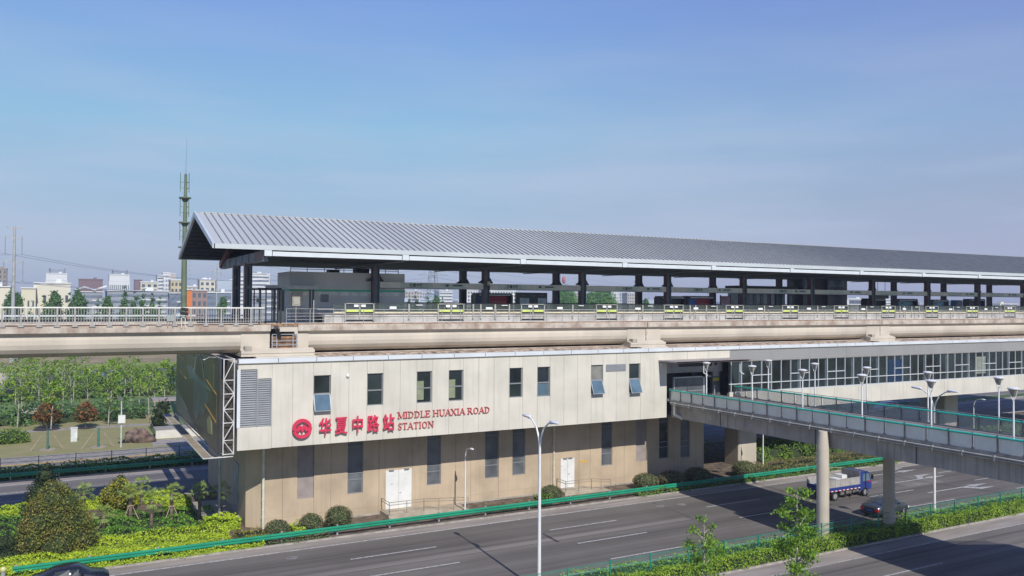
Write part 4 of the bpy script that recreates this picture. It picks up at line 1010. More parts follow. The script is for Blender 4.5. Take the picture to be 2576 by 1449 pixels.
# fourteen hanging luminaires would not show; only the visible cctv post
b = MB(); b.box(17.9, 17.97, 66.2, 66.27, 15.1, 17.1); b.build('short_post', steel, None, label='short grey post standing on the track deck near the first screen door', cat='post')

# ================================================================== FOOTBRIDGE
fb = thing('footbridge', 'grey concrete footbridge with teal handrails and glass panels crossing the road to the station', 'footbridge', (53.5, 40, 8.1))
YB0, YM, YB1 = YU-.02, 27.0, 8.0
def zd(y): return 8.10+(YU-y)*.0095
def xw(y): return 49.05-(YU-y)*.045
def xe(y): return 57.0-(YU-y)*.050 if y >= YM else 57.0-(YU-YM)*.050+min(3.4, (YM-y)*2.0)  # unseen near end: east edge flared out to shape the shadow on the road
def span(b, fa, fb_, za, zb, ya=YB0, yb=YB1):
    # box between the x-lines fa(y), fb_(y) and heights zd(y)+za .. zd(y)+zb
    ys = [ya]+[v for v in (YM, YM-1.7) if yb < v < ya]+[yb]
    for p, q in zip(ys[:-1], ys[1:]):
        v = []
        for y in (p, q): v += [(fa(y), y, zd(y)+za), (fb_(y), y, zd(y)+za), (fb_(y), y, zd(y)+zb), (fa(y), y, zd(y)+zb)]
        b.add(v, [(0,1,2,3),(4,7,6,5),(0,4,5,1),(1,5,6,2),(2,6,7,3),(3,7,4,0)])
o_ = lambda f, d: (lambda y: f(y)+d)
b = MB(); span(b, xw, xe, -.24, 0); b.build('deck', mat('deck_paving', (.24, .215, .20), .8, var=.12, scale=1), fb)
b = MB(); span(b, o_(xw, .22), o_(xw, 2.2), -1.5, -.24); b.build('beam', concg, fb)
b = MB(); span(b, o_(xe, -2.2), o_(xe, -.3), -1.5, -.24); b.build('beam', concg, fb)
b = MB(); span(b, o_(xw, 2.2), o_(xe, -2.2), -.9, -.24); b.build('beam', concg, fb)
for y in (42.6, 53.0, 34.2):
    b = MB(); b.box(xw(y)+.19, xw(y)+.23, y-.04, y+.04, zd(y)-1.5, zd(y)-.24); b.build('beam_joint', mat('damp_joint', (.10, .10, .095), .9), fb)
for f, d0, d1 in ((xw, -.06, .10), (xe, -.10, .06)):
    b = MB(); span(b, o_(f, d0), o_(f, d1), -.08, .10); b.build('kerb', mat('deck_kerb', (.30, .28, .25), .8, var=.15, scale=2, streak=.4), fb)
b = MB()
for dx, dz, r in ((-.14, -.15, .055), (-.10, -.30, .04)): b.cyl((xw(YB1)+dx, YB1, zd(YB1)+dz), (xw(YB0)+dx, YB0-.3, zd(YB0)+dz), r, n=8)
b.build('conduit', mat('conduit_grey', (.40, .39, .36), .5), fb)
y = YB0-1.0
while y > 20: b = MB(); b.box(xw(y)-.2, xw(y)+.02, y, y+.06, zd(y)-.38, zd(y)-.07); b.build('conduit_clip', mat('conduit_grey', (.40, .39, .36)), fb); y -= 2.0
b = MB(); b.tube([(xw(YB0)-.1, YB0-.9, 7.9), (xw(YB0)-.1, YB0-.9, 6.95), (xw(YB0)+.1, YB0-1.4, 6.75), (xw(YB0)+.2, YB0-1.6, 6.6)], .13, 10); b.build('drain_pipe', cream, fb)
for side in (0, 1):
    y = YB0-.1; i = 0; X = o_(xw, .02) if side == 0 else o_(xe, -.04)
    while y > 24:
        y2 = y-1.55; g = MB(); p = MB()
        v = []
        for yy in (y-.06, y2+.06): v += [(X(yy), yy, zd(yy)+.12), (X(yy)+.012, yy, zd(yy)+.12), (X(yy)+.012, yy, zd(yy)+.96), (X(yy), yy, zd(yy)+.96)]
        g.add(v, [(0,1,2,3),(4,7,6,5),(0,4,5,1),(1,5,6,2),(2,6,7,3),(3,7,4,0)])
        w_ = .08 if i % 2 == 0 else .045; z = zd(y)
        p.box(X(y)-.05-w_/2, X(y)-.05+w_/2, y-w_/2, y+w_/2, z, z+1.1); p.box(X(y)-.10, X(y)+.03, y-.06, y+.06, z+.10, z+.20)
        g.build('glass_panel', brglass if side == 0 else brglassf, fb); p.build('post', mat('bridge_post', (.15, .15, .135), .5), fb)
        y = y2; i += 1
    ye_ = 24.0
    t1 = MB(); t1.cyl((X(YB0)-.03, YB0, zd(YB0)+.98), (X(YM)-.03, YM, zd(YM)+.98), .07, n=8); t1.build('teal_handrail', teal, fb)
    t2 = MB(); t2.beam((X(YB0), YB0, zd(YB0)+1.13), (X(YM), YM, zd(YM)+1.13), .06, .04); t2.build('top_rail', mat('bridge_top_rail', (.38, .35, .31), .4), fb)
# round pillars
def pillar(x, y, r, label, cap=False):
    pl = thing('footbridge_pillar', label, 'pillar', (x, y, 0), 'round pillars of the footbridge')
    b = MB(); b.cyl((x, y, 0), (x, y, zd(y)-1.5), r, n=28); b.build('shaft', concp, pl)
    if cap:
        b = MB(); b.cyl((x, y, zd(y)-1.5), (x, y, zd(y)-.30), r*.98, r*.72, 28); b.build('capital', concp, pl)
    b = MB(); b.cyl((x, y, 0), (x, y, .25), r+.14, n=20); b.build('base', concg, pl)
pillar(47.85, 41.37, .43, 'sunlit round concrete pillar whose top rises in front of the footbridge beam', True)
pillar(54.5, 41.0, .41, 'shaded round concrete pillar in front of the dark sedan')
# footbridge lamps
def blamp(x, y, label, side, group='lamps along the footbridge'):
    k_ = (17-zd(y))/8.85; x *= k_; y *= k_; D = zd(y)-8.1
    L = thing('footbridge_lamp', label, 'lamp', (x, y, 8.1+D), group)
    b = MB(); b.cyl((x, y, 8.1+D), (x, y, 11.05+D), .06, .045, 10); b.cyl((x, y, 8.1+D), (x, y, 8.22+D), .1, n=10); b.build('pole', whitep, L)
    b = MB()
    for a in (20, 140, 260):
        b.tube([(x, y, 11.0+D), (x+.10*cos(radians(a)), y+.10*sin(radians(a)), 11.2+D), (x+.26*cos(radians(a)), y+.26*sin(radians(a)), 11.68+D)], .028, 6)
    b.build('prongs', whitep, L)
    b = MB(); b.cyl((x, y, 11.28+D), (x, y, 11.74+D), .07, .31, 16); b.build('diffuser', mat('lamp_diffuser', (.25, .235, .19), .4), L)
    b = MB(); b.cyl((x, y, 11.74+D), (x, y, 11.80+D), .34, .35, 18); b.cyl((x, y, 11.80+D), (x, y, 11.86+D), .35, .16, 18); b.build('cap', whitep, L)
    return L
WL = [(49.75, 55.6), (50.4, 50.8), (50.9, 45.95), (51.15, 40.7), (51.5, 35.5), (51.2, 29.85)]
EL = [(57.15, 55.6), (57.55, 50.6), (57.75, 45.5), (57.86, 40.15), (58.1, 34.9)]
for i, (x, y) in enumerate(WL): blamp(x, y, f'white cone topped lamp on the near side of the footbridge, {ORD[i]} from the station', 0)
for i, (x, y) in enumerate(EL): blamp(x, y, f'white cone topped lamp on the far side of the footbridge, {ORD[i]} from the station', 1)

# ================================================================== BILLBOARD
bb = thing('billboard', 'tall dark advertising billboard with a car picture on a white truss at the station end', 'billboard', (10, 70, 9.7))
BX, BY0, BY1, BZ0, BZ1 = 9.75, 59.95, 84.0, 6.45, 13.0
ad = lambda k, c, r=.35: mat('ad_'+k, c, r, var=.15, scale=.6)
b = MB(); b.box(BX, BX+.12, BY0, BY1, BZ0, BZ1); pn = b.build('picture_panel', ad('ground', (.042, .048, .044)), bb)
def ap(name, poly, m, d=.012):   # poly in (u: 0 near .. 1 far, v: 0 bottom .. 1 top)
    b = MB(); b.prism([(BY0+u*(BY1-BY0), BZ0+v*(BZ1-BZ0)) for u, v in poly], 'x', BX-d, BX-.001); b.build(name, m, pn)
ap('picture_shade', [(.12,.45),(.97,.62),(.97,.99),(.12,.99)], ad('green', (.07, .085, .045)), .006)
ap('car_door', [(.20,.56),(.52,.66),(.53,.22),(.45,.14),(.36,.30),(.28,.28),(.22,.42)], ad('car', (.085, .15, .16)), .012)
ap('car_body', [(.16,.60),(.24,.66),(.50,.72),(.60,.78),(.70,.74),(.62,.60),(.52,.64),(.30,.60)], ad('body', (.13, .21, .23)), .018)
ap('car_window', [(.28,.66),(.50,.72),(.46,.95),(.38,.98),(.31,.86)], ad('win', (.022, .03, .026)), .024)
for nm, q in (('window_frame', [(.26,.66),(.285,.66),(.33,.86),(.40,.97),(.46,.95),(.46,.97),(.39,1.0),(.32,.88)]), ('window_frame', [(.50,.70),(.52,.72),(.47,.97),(.455,.95)])): ap(nm, [(u, min(v, .985)) for u, v in q], ad('chrome', (.28, .36, .36)), .030)
for q in ([(.03,.60),(.26,.72),(.26,.705),(.03,.585)], [(.03,.30),(.26,.42),(.26,.40),(.03,.285)], [(.03,.30),(.045,.30),(.045,.59),(.03,.59)], [(.74,.80),(.95,.86),(.95,.845),(.74,.785)], [(.72,.58),(.92,.66),(.92,.645),(.72,.565)]):
    ap('orange_line', q, ad('line', (.55, .30, .05)), .030)
ap('road_surface', [(.45,.02),(.99,.05),(.99,.40),(.86,.30),(.62,.14)], ad('road', (.14, .17, .155)), .010)
ap('kerb_stripe', [(.40,.02),(.95,.33),(.97,.31),(.44,.02)], ad('kerb', (.15, .16, .15)), .020)
ap('figure', [(.12,.14),(.20,.12),(.22,.26),(.17,.33),(.13,.27)], ad('fig', (.36, .34, .14)), .020)
ap('dark_margin', [(0,.0),(.035,.0),(.035,1),(0,1)], ad('margin', (.028, .022, .04)), .034)
ap('pale_streak', [(.10,.60),(.12,.62),(.12,.92),(.10,.90)], ad('streak', (.12, .12, .08)), .02)
b = MB(); r = .045
for y in (BY0-.15,):
    x0, x1 = BX+.25, BX+.95
    b.cyl((x0, y, 6.35), (x0, y, 13.0), r, n=6); b.cyl((x1, y, 6.35), (x1, y, 13.0), r, n=6)
    zs = [6.4, 7.35, 8.55, 9.5, 10.55, 11.5, 12.95]
    for i, z in enumerate(zs):
        b.cyl((x0, y, z), (x1, y, z), r*.8, n=6)
        if i < len(zs)-1: b.cyl((x0 if i % 2 else x1, y, z), (x1 if i % 2 else x0, y, zs[i+1]), r*.8, n=6)
for z in (6.4, 8.55, 10.55, 12.95):
    for x in (BX+.25, BX+.95): b.cyl((x, BY0-.15, z), (x, BY1, z), r*.8, n=6)
b.build('truss', mat('truss_white', (.60, .58, .55), .4), bb)
b = MB()
for i in range(12):
    y = BY0+.3+.5*i; b.box(BX+.14, BX+.9, y, y+.04, 6.5, 11.2)
b.build('back_battens', mat('batten_dark', (.05, .045, .035), .8), bb)
b = MB(); b.box(BX-1.0, BX-.45, BY0, BY1+1, 6.18, 6.22); b.build('catwalk_grating', mat('catwalk', (.30, .25, .17), .8), bb)
b = MB()
for x in (BX-1.02, BX-.43, BX+.05): b.beam((x, BY0, 6.2), (x, BY1+1, 6.2), .06, .06)
b.beam((BX-1.02, BY0, 6.2), (BX+.95, BY0, 6.2), .07, .07)
b.cyl((BX-.4, BY0, 6.2), (BX-.4, BY0+.01, 6.3), .03)
b.build('catwalk_frame', mat('truss_white', (.60, .58, .55)), bb)
for i in range(9):
    y = BY0+1.2+2.6*i; b = MB(); b.tube([(BX-.05, y, 13.0), (BX-.5, y, 13.05), (BX-.8, y, 12.9)], .02, 6); b.ell((BX-.85, y, 12.87), .12, .08, .06, 8, 6); b.build('picture_light', steel, bb)

# ================================================================== GUARDRAILS, FENCES, STREET LAMPS
def guardrail(name, x0, x1, y, face, label, posts_m=steel):
    g = thing(name, label, 'guardrail', ((x0+x1)/2, y, 0), 'green crash barriers')
    prof = [(0,.42),(.0,.44),(.07,.49),(.07,.55),(.0,.60),(.0,.62),(.07,.67),(.07,.73),(.0,.78),(0,.80)]
    P1 = [(y+face*(a), z) for a, z in prof]; P2 = [(y+face*(a-.012), z) for a, z in prof[::-1]]
    b = MB(); b.prism(P1+P2, 'x', x0, x1)
    x = x0+2
    while x < x1: b.prism([(q[0]+face*.006, q[1]) for q in P1]+[(q[0]+face*.004, q[1]) for q in P2], 'x', x, x+.3); x += 4
    b.build('rail', guardg, g)
    x = x0+.1
    while x < x1: b = MB(); b.box(x, x+.12, y-face*.30, y-face*.18, 0, .84); b.box(x+.02, x+.1, y-face*.18, y, .5, .72); b.build('post', posts_m, g); x += 4
    return g
guardrail('guardrail', -2.3, 125, 58.75, -1, 'green corrugated guardrail along the near foot of the station building')
guardrail('guardrail', -60, 125, 90.55, -1, 'green guardrail on the far side of the back road, below the dark hedge')
def wire_fence(name, x0, x1, y, h, label, pitch=3.0, m=fenceg):
    f = thing(name, label, 'fence', ((x0+x1)/2, y, 0), 'green wire mesh fences'); 
    x = x0
    while x <= x1: b = MB(); b.box(x-.035, x+.035, y-.035, y+.035, 0, h+.08); b.build('post', m, f); x += pitch
    b = MB(); b.box(x0, x1, y-.018, y+.018, h-.03, h); b.box(x0, x1, y-.015, y+.015, h-.42, h-.39); b.box(x0, x1, y-.015, y+.015, .2, .23); b.build('rails', m, f)
    b = MB(); b.box(x0, x1, y-.002, y+.002, .2, h); b.build('mesh', mat('mesh_green', (.05, .28, .18), .5, alpha=.07), f)
    return f
wire_fence('mesh_fence', -40, 135, 40.75, 1.62, 'green mesh fence standing in the hedge of the median')
wire_fence('mesh_fence', -40, 100, 93.1, 1.75, 'dark green mesh fence between the back road and the service road', 3.2, mat('fence_dark_green', (.04, .10, .08), .6))
def street_lamp_double(x, y, label):
    L = thing('street_lamp', label, 'street lamp', (x, y, 0), 'double armed street lamps')
    b = MB(); b.cyl((x, y, 0), (x, y, 8.6), .115, .075, 14); b.cyl((x, y, 0), (x, y, .5), .17, .15, 14); b.build('pole', whitep, L)
    for s_ in (-1, 1):
        b = MB(); b.tube([(x, y, 8.4), (x, y+s_*.12, 9.0), (x, y+s_*.42, 9.6), (x, y+s_*.95, 9.98), (x, y+s_*1.25, 10.06)], [.07, .06, .055, .05, .045], 8); a_ = b.build('arm', whitep, L)
        b = MB(); yy = y+s_*1.62; b.ell((x, yy, 10.13), .17, .48, .10, 12, 8); b.ell((x, y+s_*1.3, 10.10), .11, .2, .12, 10, 6); b.build('lamp_head', mat('lamp_head_grey', (.62, .62, .64), .4), a_)
street_lamp_double(25.0, 42.3, 'tall white double armed street lamp in front of the station sign wall')
street_lamp_double(62.6, 42.9, 'tall white double armed street lamp behind the footbridge on the right')
def street_lamp_single(x, y, label, h=5.1):
    L = thing('street_lamp', label, 'street lamp', (x, y, 0), 'small arched street lamps')
    b = MB(); b.cyl((x, y, 0), (x, y, h*.86), .075, .05, 10); b.build('pole', railw, L)
    b = MB(); b.tube([(x, y, h*.86), (x, y-.06, h*.93), (x, y-.25, h), (x, y-.6, h+.14), (x, y-.95, h+.2)], [.05, .045, .04, .035, .03], 8); a_ = b.build('arm', railw, L)
    b = MB(); b.ell((x, y-1.15, h+.2), .13, .32, .08, 12, 6); b.build('lamp_head', whitep, a_)
street_lamp_single(29.0, 60.9, 'small arched lamp in front of the tan wall beside the long landing rail')
street_lamp_single(62.4, 61.4, 'small arched lamp beside the square pier, its top hidden by the footbridge')
street_lamp_single(96.5, 61.0, 'small arched lamp seen over the footbridge at the right', 5.6)
yb_ = thing('bollard', 'short grey post topped by a pale yellow ball at the end of the guardrail', 'bollard', (-2.75, 58.1, 0))
b = MB(); b.cyl((-2.75, 58.1, 0), (-2.75, 58.1, .75), .12, n=12); b.build('post', steel, yb_)
b = MB(); b.ell((-2.75, 58.1, .9), .17, .17, .17, 14, 10); b.build('ball', mat('ball_yellow', (.70, .66, .28), .4), yb_)
b = MB(); b.box(-3.6, -3.0, 58.3, 58.6, .8, 1.25); b.box(-3.4, -3.3, 58.4, 58.5, 0, .8); b.build('small_sign', whitep, None, label='small white box sign cut by the left edge beside the yellow ball', cat='sign')

# ================================================================== VEHICLES (built at the origin heading +x)
tyre = mat('tyre', (.02, .02, .02), .9); rim = mat('rim', (.38, .38, .36), .4, .3); chrome = mat('chrome', (.6, .6, .6), .2, .8)
redl = mat('tail_light', (.45, .015, .02), .3); plate = mat('plate_blue', (.02, .07, .30), .4); headl = mat('head_light', (.7, .7, .68), .1)
def wheel(par, x, y, r, w=.2, s_=-1, lx=0):
    b = MB(); b.cyl((x, y-w/2, r), (x, y+w/2, r), r, n=22); o = b.build('wheel', tyre, par)
    b = MB(); yy = y+s_*(w/2); b.cyl((x, yy-.012, r), (x, yy+.012, r), r*.62, n=18); b.cyl((x, yy-.02, r), (x, yy+.02, r), r*.2, n=10); b.build('rim', rim, o)
def car(name, label, cat, body, L, W, H, secs, cab, loc, rz=0., group=None, glass=None):
    """secs: (x, zbottom, zbelt, zroof, halfwidth belt, halfwidth roof)"""
    c = thing(name, label, cat, loc, group, build_at_origin=True); c.rotation_euler = (0, 0, rz)
    def ringp(s):
        x, zb, ze, zr, w, wr = s; h = [(0, zb), (w*.86, zb), (w*.98, zb+.14), (w, (zb+ze)/2), (w*.97, ze), (wr, max(zr-.05, ze+.004)), (wr*.8, max(zr, ze+.01)), (0, max(zr+.015, ze+.02))]
        return [(x, y, z) for y, z in h]+[(x, -y, z) for y, z in h[-2:0:-1]]
    R = [ringp(s) for s in secs]; n = len(R[0]); b = MB(); v = [p for r_ in R for p in r_]; F = []
    for i in range(len(R)-1):
        for j in range(n): F.append((i*n+j, i*n+(j+1) % n, (i+1)*n+(j+1) % n, (i+1)*n+j))
    b.add(v, F, True); b.add(v, [tuple(range(n)), tuple(range((len(R)-1)*n, len(R)*n))[::-1]])
    b.build('body', body, c)
    gl = glass or glassd
    def off(p, c0, k=.012):
        d = (Vector(p)-Vector(c0)).normalized()*k; return tuple(Vector(p)+d)
    def lerp(p, q, t): return tuple(Vector(p).lerp(Vector(q), t))
    a0, a1, a2, a3 = cab       # rear glass a0-a1, side a1..a2, windscreen a2-a3
    cc = (0, 0, .7)
    for (i, k, nm) in ((a0, a1, 'rear_window'), (a3, a2, 'windscreen')):
        lo, hi = R[i], R[k]; ql = [lerp(lo[5], hi[5], .12), lerp(lo[n-5], hi[n-5], .12), lerp(lo[n-5], hi[n-5], .9), lerp(lo[5], hi[5], .9)]
        ql = [(p[0], p[1]*.93, p[2]+.01) for p in ql]; g = MB(); g.add([off(p, cc, .02) for p in ql], [(0,1,2,3)]); g.build(nm, gl, c)
    for sd_ in (0, 1):
        for i in range(a1, a2):
            j0, j1 = (4, 5) if sd_ == 0 else (n-4, n-5)
            p = [lerp(R[i][j0], R[i+1][j0], .06), lerp(R[i][j0], R[i+1][j0], .94), lerp(R[i][j1], R[i+1][j1], .94), lerp(R[i][j1], R[i+1][j1], .06)]
            p = [lerp(p[0], p[3], .08), lerp(p[1], p[2], .08), lerp(p[1], p[2], .88), lerp(p[0], p[3], .88)]
            g = MB(); g.add([(q[0], q[1]+(.012 if sd_ == 0 else -.012), q[2]+.004) for q in p], [(0,1,2,3)]); g.build('side_window', gl, c)
        # quarter glass
    xr, xf = secs[0][0], secs[-1][0]
    for sgn in (-1, 1):
        w = secs[1][4]
        b = MB(); b.box(xr-.02, xr+.28, min(sgn*w*.62, sgn*w*1.0), max(sgn*w*.62, sgn*w*1.0), secs[0][2]-.22, secs[0][2]-.04); b.build('tail_light', redl, c)
        b = MB(); b.box(xf-.2, xf+.015, min(sgn*w*.55, sgn*w*.93), max(sgn*w*.55, sgn*w*.93), secs[-1][2]-.16, secs[-1][2]-.02); b.build('head_light', headl, c)
        b = MB(); b.box(secs[a2][0]+.05, secs[a2][0]+.25, min(sgn*w*1.0, sgn*w*1.16), max(sgn*w*1.0, sgn*w*1.16), secs[a2][2]+.0, secs[a2][2]+.14); b.build('wing_mirror', body, c)
        for x in (xr+L*.19, xf-L*.19): wheel(c, x, sgn*(W/2-.10), .32, .2, sgn)
    b = MB(); b.box(xr-.035, xr-.015, -.22, .22, secs[0][2]-.26, secs[0][2]-.12); b.build('number_plate', plate, c)
    b = MB(); b.box(xr-.03, xr+.02, -W*.45, W*.45, .28, .42); b.box(xf-.02, xf+.03, -W*.42, W*.42, .25, .38); b.build('bumper_trim', blackm, c)
    b = MB()
    for sgn in (-1, 1):
        for x in (secs[a1][0]+.9, secs[a1][0]-.05): b.box(x, x+.16, min(sgn*W*.5, sgn*(W*.5+.02)), max(sgn*W*.5, sgn*(W*.5+.02)), .76, .79)
    b.build('door_handle', chrome, c)
    return c
SED = [(-2.05,.36,.78,.80,.72,.6),(-1.9,.26,.95,.98,.80,.66),(-1.55,.22,.98,1.02,.84,.66),(-.85,.2,.96,1.36,.86,.60),(.0,.2,.94,1.43,.86,.62),(.45,.2,.93,1.38,.86,.60),(1.15,.2,.90,.93,.86,.68),(1.75,.24,.80,.84,.82,.66),(2.05,.32,.62,.66,.70,.55)]
paint_grey = mat('car_grey', (.075, .09, .10), .22, .5, var=.03, spec=.8); paint_navy = mat('car_navy', (.018, .022, .035), .2, .4, var=.03, spec=.8); paint_silver = mat('car_silver', (.40, .43, .44), .25, .6, var=.03)
car('sedan', 'dark grey sedan with a red tail light behind the shaded pillar', 'car', paint_grey, 4.1, 1.72, 1.43, SED, (2, 3, 5, 6), (59.0, 44.75, .017), .04)
car('sedan', 'dark navy sedan cut off by the bottom left edge', 'car', paint_navy, 4.1, 1.72, 1.43, SED, (2, 3, 5, 6), (.75, 55.35, .017), 0)
SUV = [(-2.15,.4,1.0,1.1,.78,.7),(-2.05,.3,1.05,1.45,.86,.66),(-1.2,.25,1.04,1.68,.9,.68),(.3,.25,1.02,1.68,.9,.68),(.75,.25,1.0,1.55,.9,.66),(1.3,.25,.98,1.04,.9,.74),(1.95,.3,.9,.96,.86,.7),(2.2,.36,.68,.74,.76,.6)]
car('suv', 'silver estate car on the back road seen under the glazed hall through the footbridge rail', 'car', paint_silver, 4.35, 1.8, 1.7, SUV, (0, 1, 4, 5), (115.0, 87.0, .017), pi)
# light truck
tk = thing('cargo_truck', 'blue light truck with grey staked bed carrying white boxes behind the sunlit pillar', 'truck', (60.45, 50.75, .017), None, True); tk.rotation_euler = (0, 0, .0)
tblue = mat('truck_blue', (.022, .042, .19), .3, var=.06, spec=.6); tgrey = mat('stake_grey', (.36, .34, .31), .7, var=.12, scale=1.5)
b = MB()
cabp = [(1.9,.55),(3.38,.55),(3.42,1.0),(3.36,1.35),(3.10,2.02),(2.9,2.16),(1.98,2.16),(1.9,2.05)]
b.prism(cabp, 'y', -.92, .92); b.build('cab', tblue, tk)
b = MB(); b.add([(3.385,-.84,1.34),(3.385,.84,1.34),(3.125,.80,2.0),(3.125,-.80,2.0)], [(0,1,2,3)]); b.build('windscreen', glassd, tk)
for s_ in (-1, 1):
    b = MB(); yy = s_*.93; b.prism([(2.25,1.32),(3.27,1.32),(3.02,1.98),(2.25,1.98)], 'y', min(yy, yy-s_*.01), max(yy, yy-s_*.01)); b.build('side_window', glassb if s_ < 0 else glassd, tk)
    b = MB(); b.box(3.30, 3.37, min(s_*.95, s_*1.15), max(s_*.95, s_*1.15), 1.45, 1.85); b.build('wing_mirror', blackm, tk)
    b = MB(); b.box(3.38, 3.44, min(s_*.5, s_*.86), max(s_*.5, s_*.86), .82, 1.0); b.build('head_light', headl, tk)
    b = MB(); b.box(2.4, 2.5, s_*.935-.005, s_*.935+.005, 1.12, 1.2); b.build('door_handle', blackm, tk)
    b = MB(); b.box(-2.62, -2.58, min(s_*.55, s_*.9), max(s_*.55, s_*.9), .62, .74); b.build('tail_light', redl, tk)
b = MB(); b.box(2.95, 3.05, -.945, -.925, 1.3, 1.38); b.box(3.0, 3.3, -.95, -.93, 1.2, 1.3); b.build('red_marker', redl, tk)
b = MB(); b.box(-2.55, 2.6, -.42, -.32, .5, .72); b.box(-2.55, 2.6, .32, .42, .5, .72); b.box(-2.5, 1.8, -.85, .85, .72, .82); b.cyl((.1, -.75, .52), (.8, -.75, .52), .2, n=14); b.box(-.6, -.1, -.9, -.6, .38, .68); b.beam((1.0, -.88, .5), (1.7, -.88, .66), .06, .2)
b.build('chassis', mat('chassis_dirty', (.14, .13, .12), .8, var=.3, scale=3), tk)
b = MB(); b.box(-2.6, 1.82, -1.0, 1.0, .82, .9); b.box(-2.6, 1.82, -1.0, -.96, .9, 1.14); b.box(-2.6, 1.82, .96, 1.0, .9, 1.14); b.box(-2.62, -2.57, -1.0, 1.0, .82, 1.3); bed = b.build('cargo_bed', tblue, tk)
b = MB()
for i in range(18):
    if i % 2: b.box(-2.6+.245*i, -2.6+.245*(i+1), -1.012, -1.001, .80, .86)
b.build('white_reflector', signw, bed)
b = MB()
for i in range(18):
    if not i % 2: b.box(-2.6+.245*i, -2.6+.245*(i+1), -1.012, -1.001, .80, .86)
b.build('red_reflector', redl, bed)
b = MB()
for y in (-.98, .98):
    b.box(-2.6, 1.82, y-.008, y+.008, 1.14, 1.78); b.box(-2.6, 1.82, y-.025, y+.025, 1.74, 1.80)
    for i in range(8): b.box(-2.6+.625*i, -2.56+.625*i, y-.03, y+.03, 1.14, 1.80)
b.box(1.8, 1.84, -.98, .98, 1.14, 2.25); b.tube([(.2,.98,1.8), (.2,.98,2.3), (.35,.98,2.36), (1.85,.98,2.22)], .03, 6)
b.build('stake_side', tgrey, tk)
for q, lb in (((.2, .85, -.4, .5, .92, 1.95), 'tallest white box in the middle of the truck bed'), ((-.55, .15, -.5, .4, .92, 1.7), 'white box just behind the tallest one in the truck bed'), ((-2.4, -2.25, -.8, -.6, .92, 1.8), 'narrow upright white board at the tail of the truck bed'), ((-1.6, -.7, -.5, .4, .92, 1.35), 'low white box near the tail of the truck bed')):
    b = MB(); b.box(q[0]+60.45, q[1]+60.45, q[2]+50.75, q[3]+50.75, q[4], q[5]); b.build('packed_box', whitep, None, label=lb, cat='box', group='boxes loaded on the blue truck')
for s_ in (-1, 1):
    for x, w_ in ((-1.35, .36), (2.55, .22)): wheel(tk, x, s_*(.98-w_/2), .37, w_, s_)

# ================================================================== VEGETATION
def shrub_ball(x, y, r, h, label, m=L_ball, name='clipped_shrub', group='clipped ball shrubs along the station foot', size=.10, dens=150):
    s = thing(name, label, 'shrub', (x, y, 0), group)
    n = int(dens*4*pi*r*r); P, N = ball_points((x, y, h*.52), r, n, .9, h*.52/r)
    P += rng.normal(size=P.shape)*.025; k_ = P[:,2] > .03; P, N = P[k_], N[k_]
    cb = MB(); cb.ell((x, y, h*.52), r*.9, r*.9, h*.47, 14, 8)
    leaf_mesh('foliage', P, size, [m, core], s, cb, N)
    b = MB(); b.cyl((x, y, 0), (x, y, h*.3), .05, n=6); b.build('stem', bark, s)
for x, y, r, h, lb in ((13.9, 60.5, .88, 1.25, 'round clipped shrub beside the cream downpipe, leftmost of the three'), (16.35, 60.5, .88, 1.42, 'round clipped shrub in the middle of the three at the left of the wall'), (18.45, 60.6, 1.03, 1.72, 'largest round clipped shrub, right of the three at the left of the wall'),
    (36.95, 60.6, .98, 1.42, 'round clipped shrub just left of the second white door'), (47.1, 60.7, 1.2, 1.45, 'sunlit round shrub left of the footbridge shadow'), (50.1, 60.7, 1.25, 1.4, 'shaded round shrub just inside the footbridge shadow'), (53.3, 60.8, 1.3, 1.4, 'shaded wide round shrub near the building corner'), (59.2, 60.7, 1.25, 1.55, 'brownish round shrub in front of the square pier')):
    shrub_ball(x, y, r, h, lb)
# low planting
hedge('lime_hedge', -3.2, 10.6, 59.0, 64.4, .1, .62, [L_lime, corel], .13, 105, .16, 3, label='broad bright lime green hedge behind the guardrail at the bottom left', cat='hedge')
hedge('lime_hedge', -3.6, 12.6, 58.38, 59.0, .1, .45, [L_lime, corel], .12, 120, .12, 4, label='narrow lime green hedge strip in front of the guardrail at the bottom left', cat='hedge')
hedge('lime_hedge', -14, 8.6, 74.9, 77.0, .1, .72, [L_lime, corel], .16, 75, .16, 5, label='lime green hedge along the near edge of the back road', cat='hedge')
hedge('lime_hedge', 7.6, 9.6, 71.4, 73.4, .1, .95, [L_lime, corel], .15, 90, .18, 6, label='short lime green hedge piece behind the palms near the billboard', cat='hedge')
hedge('green_groundcover', 1.4, 10.8, 64.6, 71.2, .05, .50, [L_green, core], .15, 80, .3, 7, label='deep green uneven ground cover around the palms', cat='ground cover', kind='stuff')
hedge('green_groundcover', -16, 1.5, 64.5, 74.8, .05, .38, [L_green, core], .16, 60, .3, 8, label='green ground cover behind the big reddish bush', cat='ground cover', kind='stuff')
hedge('bright_shrub', 9.6, 11.9, 63.5, 65.6, .05, .95, [L_lime, corel], .22, 80, .3, 9, label='large leaved bright green shrub at the left corner of the building', cat='shrub')
hedge('low_planting', 11.2, 13.2, 59.2, 62.4, .05, .40, [L_yel, core], .12, 90, .25, 10, label='mixed yellow green low plants at the foot of the cream downpipe', cat='plants', kind='stuff')
hedge('low_planting', 12.9, 17.2, 58.45, 59.4, .05, .32, [L_ball, core], .10, 120, .2, 11, label='grey green creeping plants under the guardrail by the three ball shrubs', cat='plants', kind='stuff')
hedge('low_planting', 15.0, 15.7, 59.5, 61.5, .1, .75, [L_lime, corel], .12, 110, .15, 12, label='lime green tuft between the first two ball shrubs', cat='plants')
hedge('low_planting', 30.2, 35.9, 59.4, 60.2, .05, .5, [L_brown, core], .12, 60, .35, 13, label='dry brownish low plants between the lamp and the second door', cat='plants', kind='stuff')
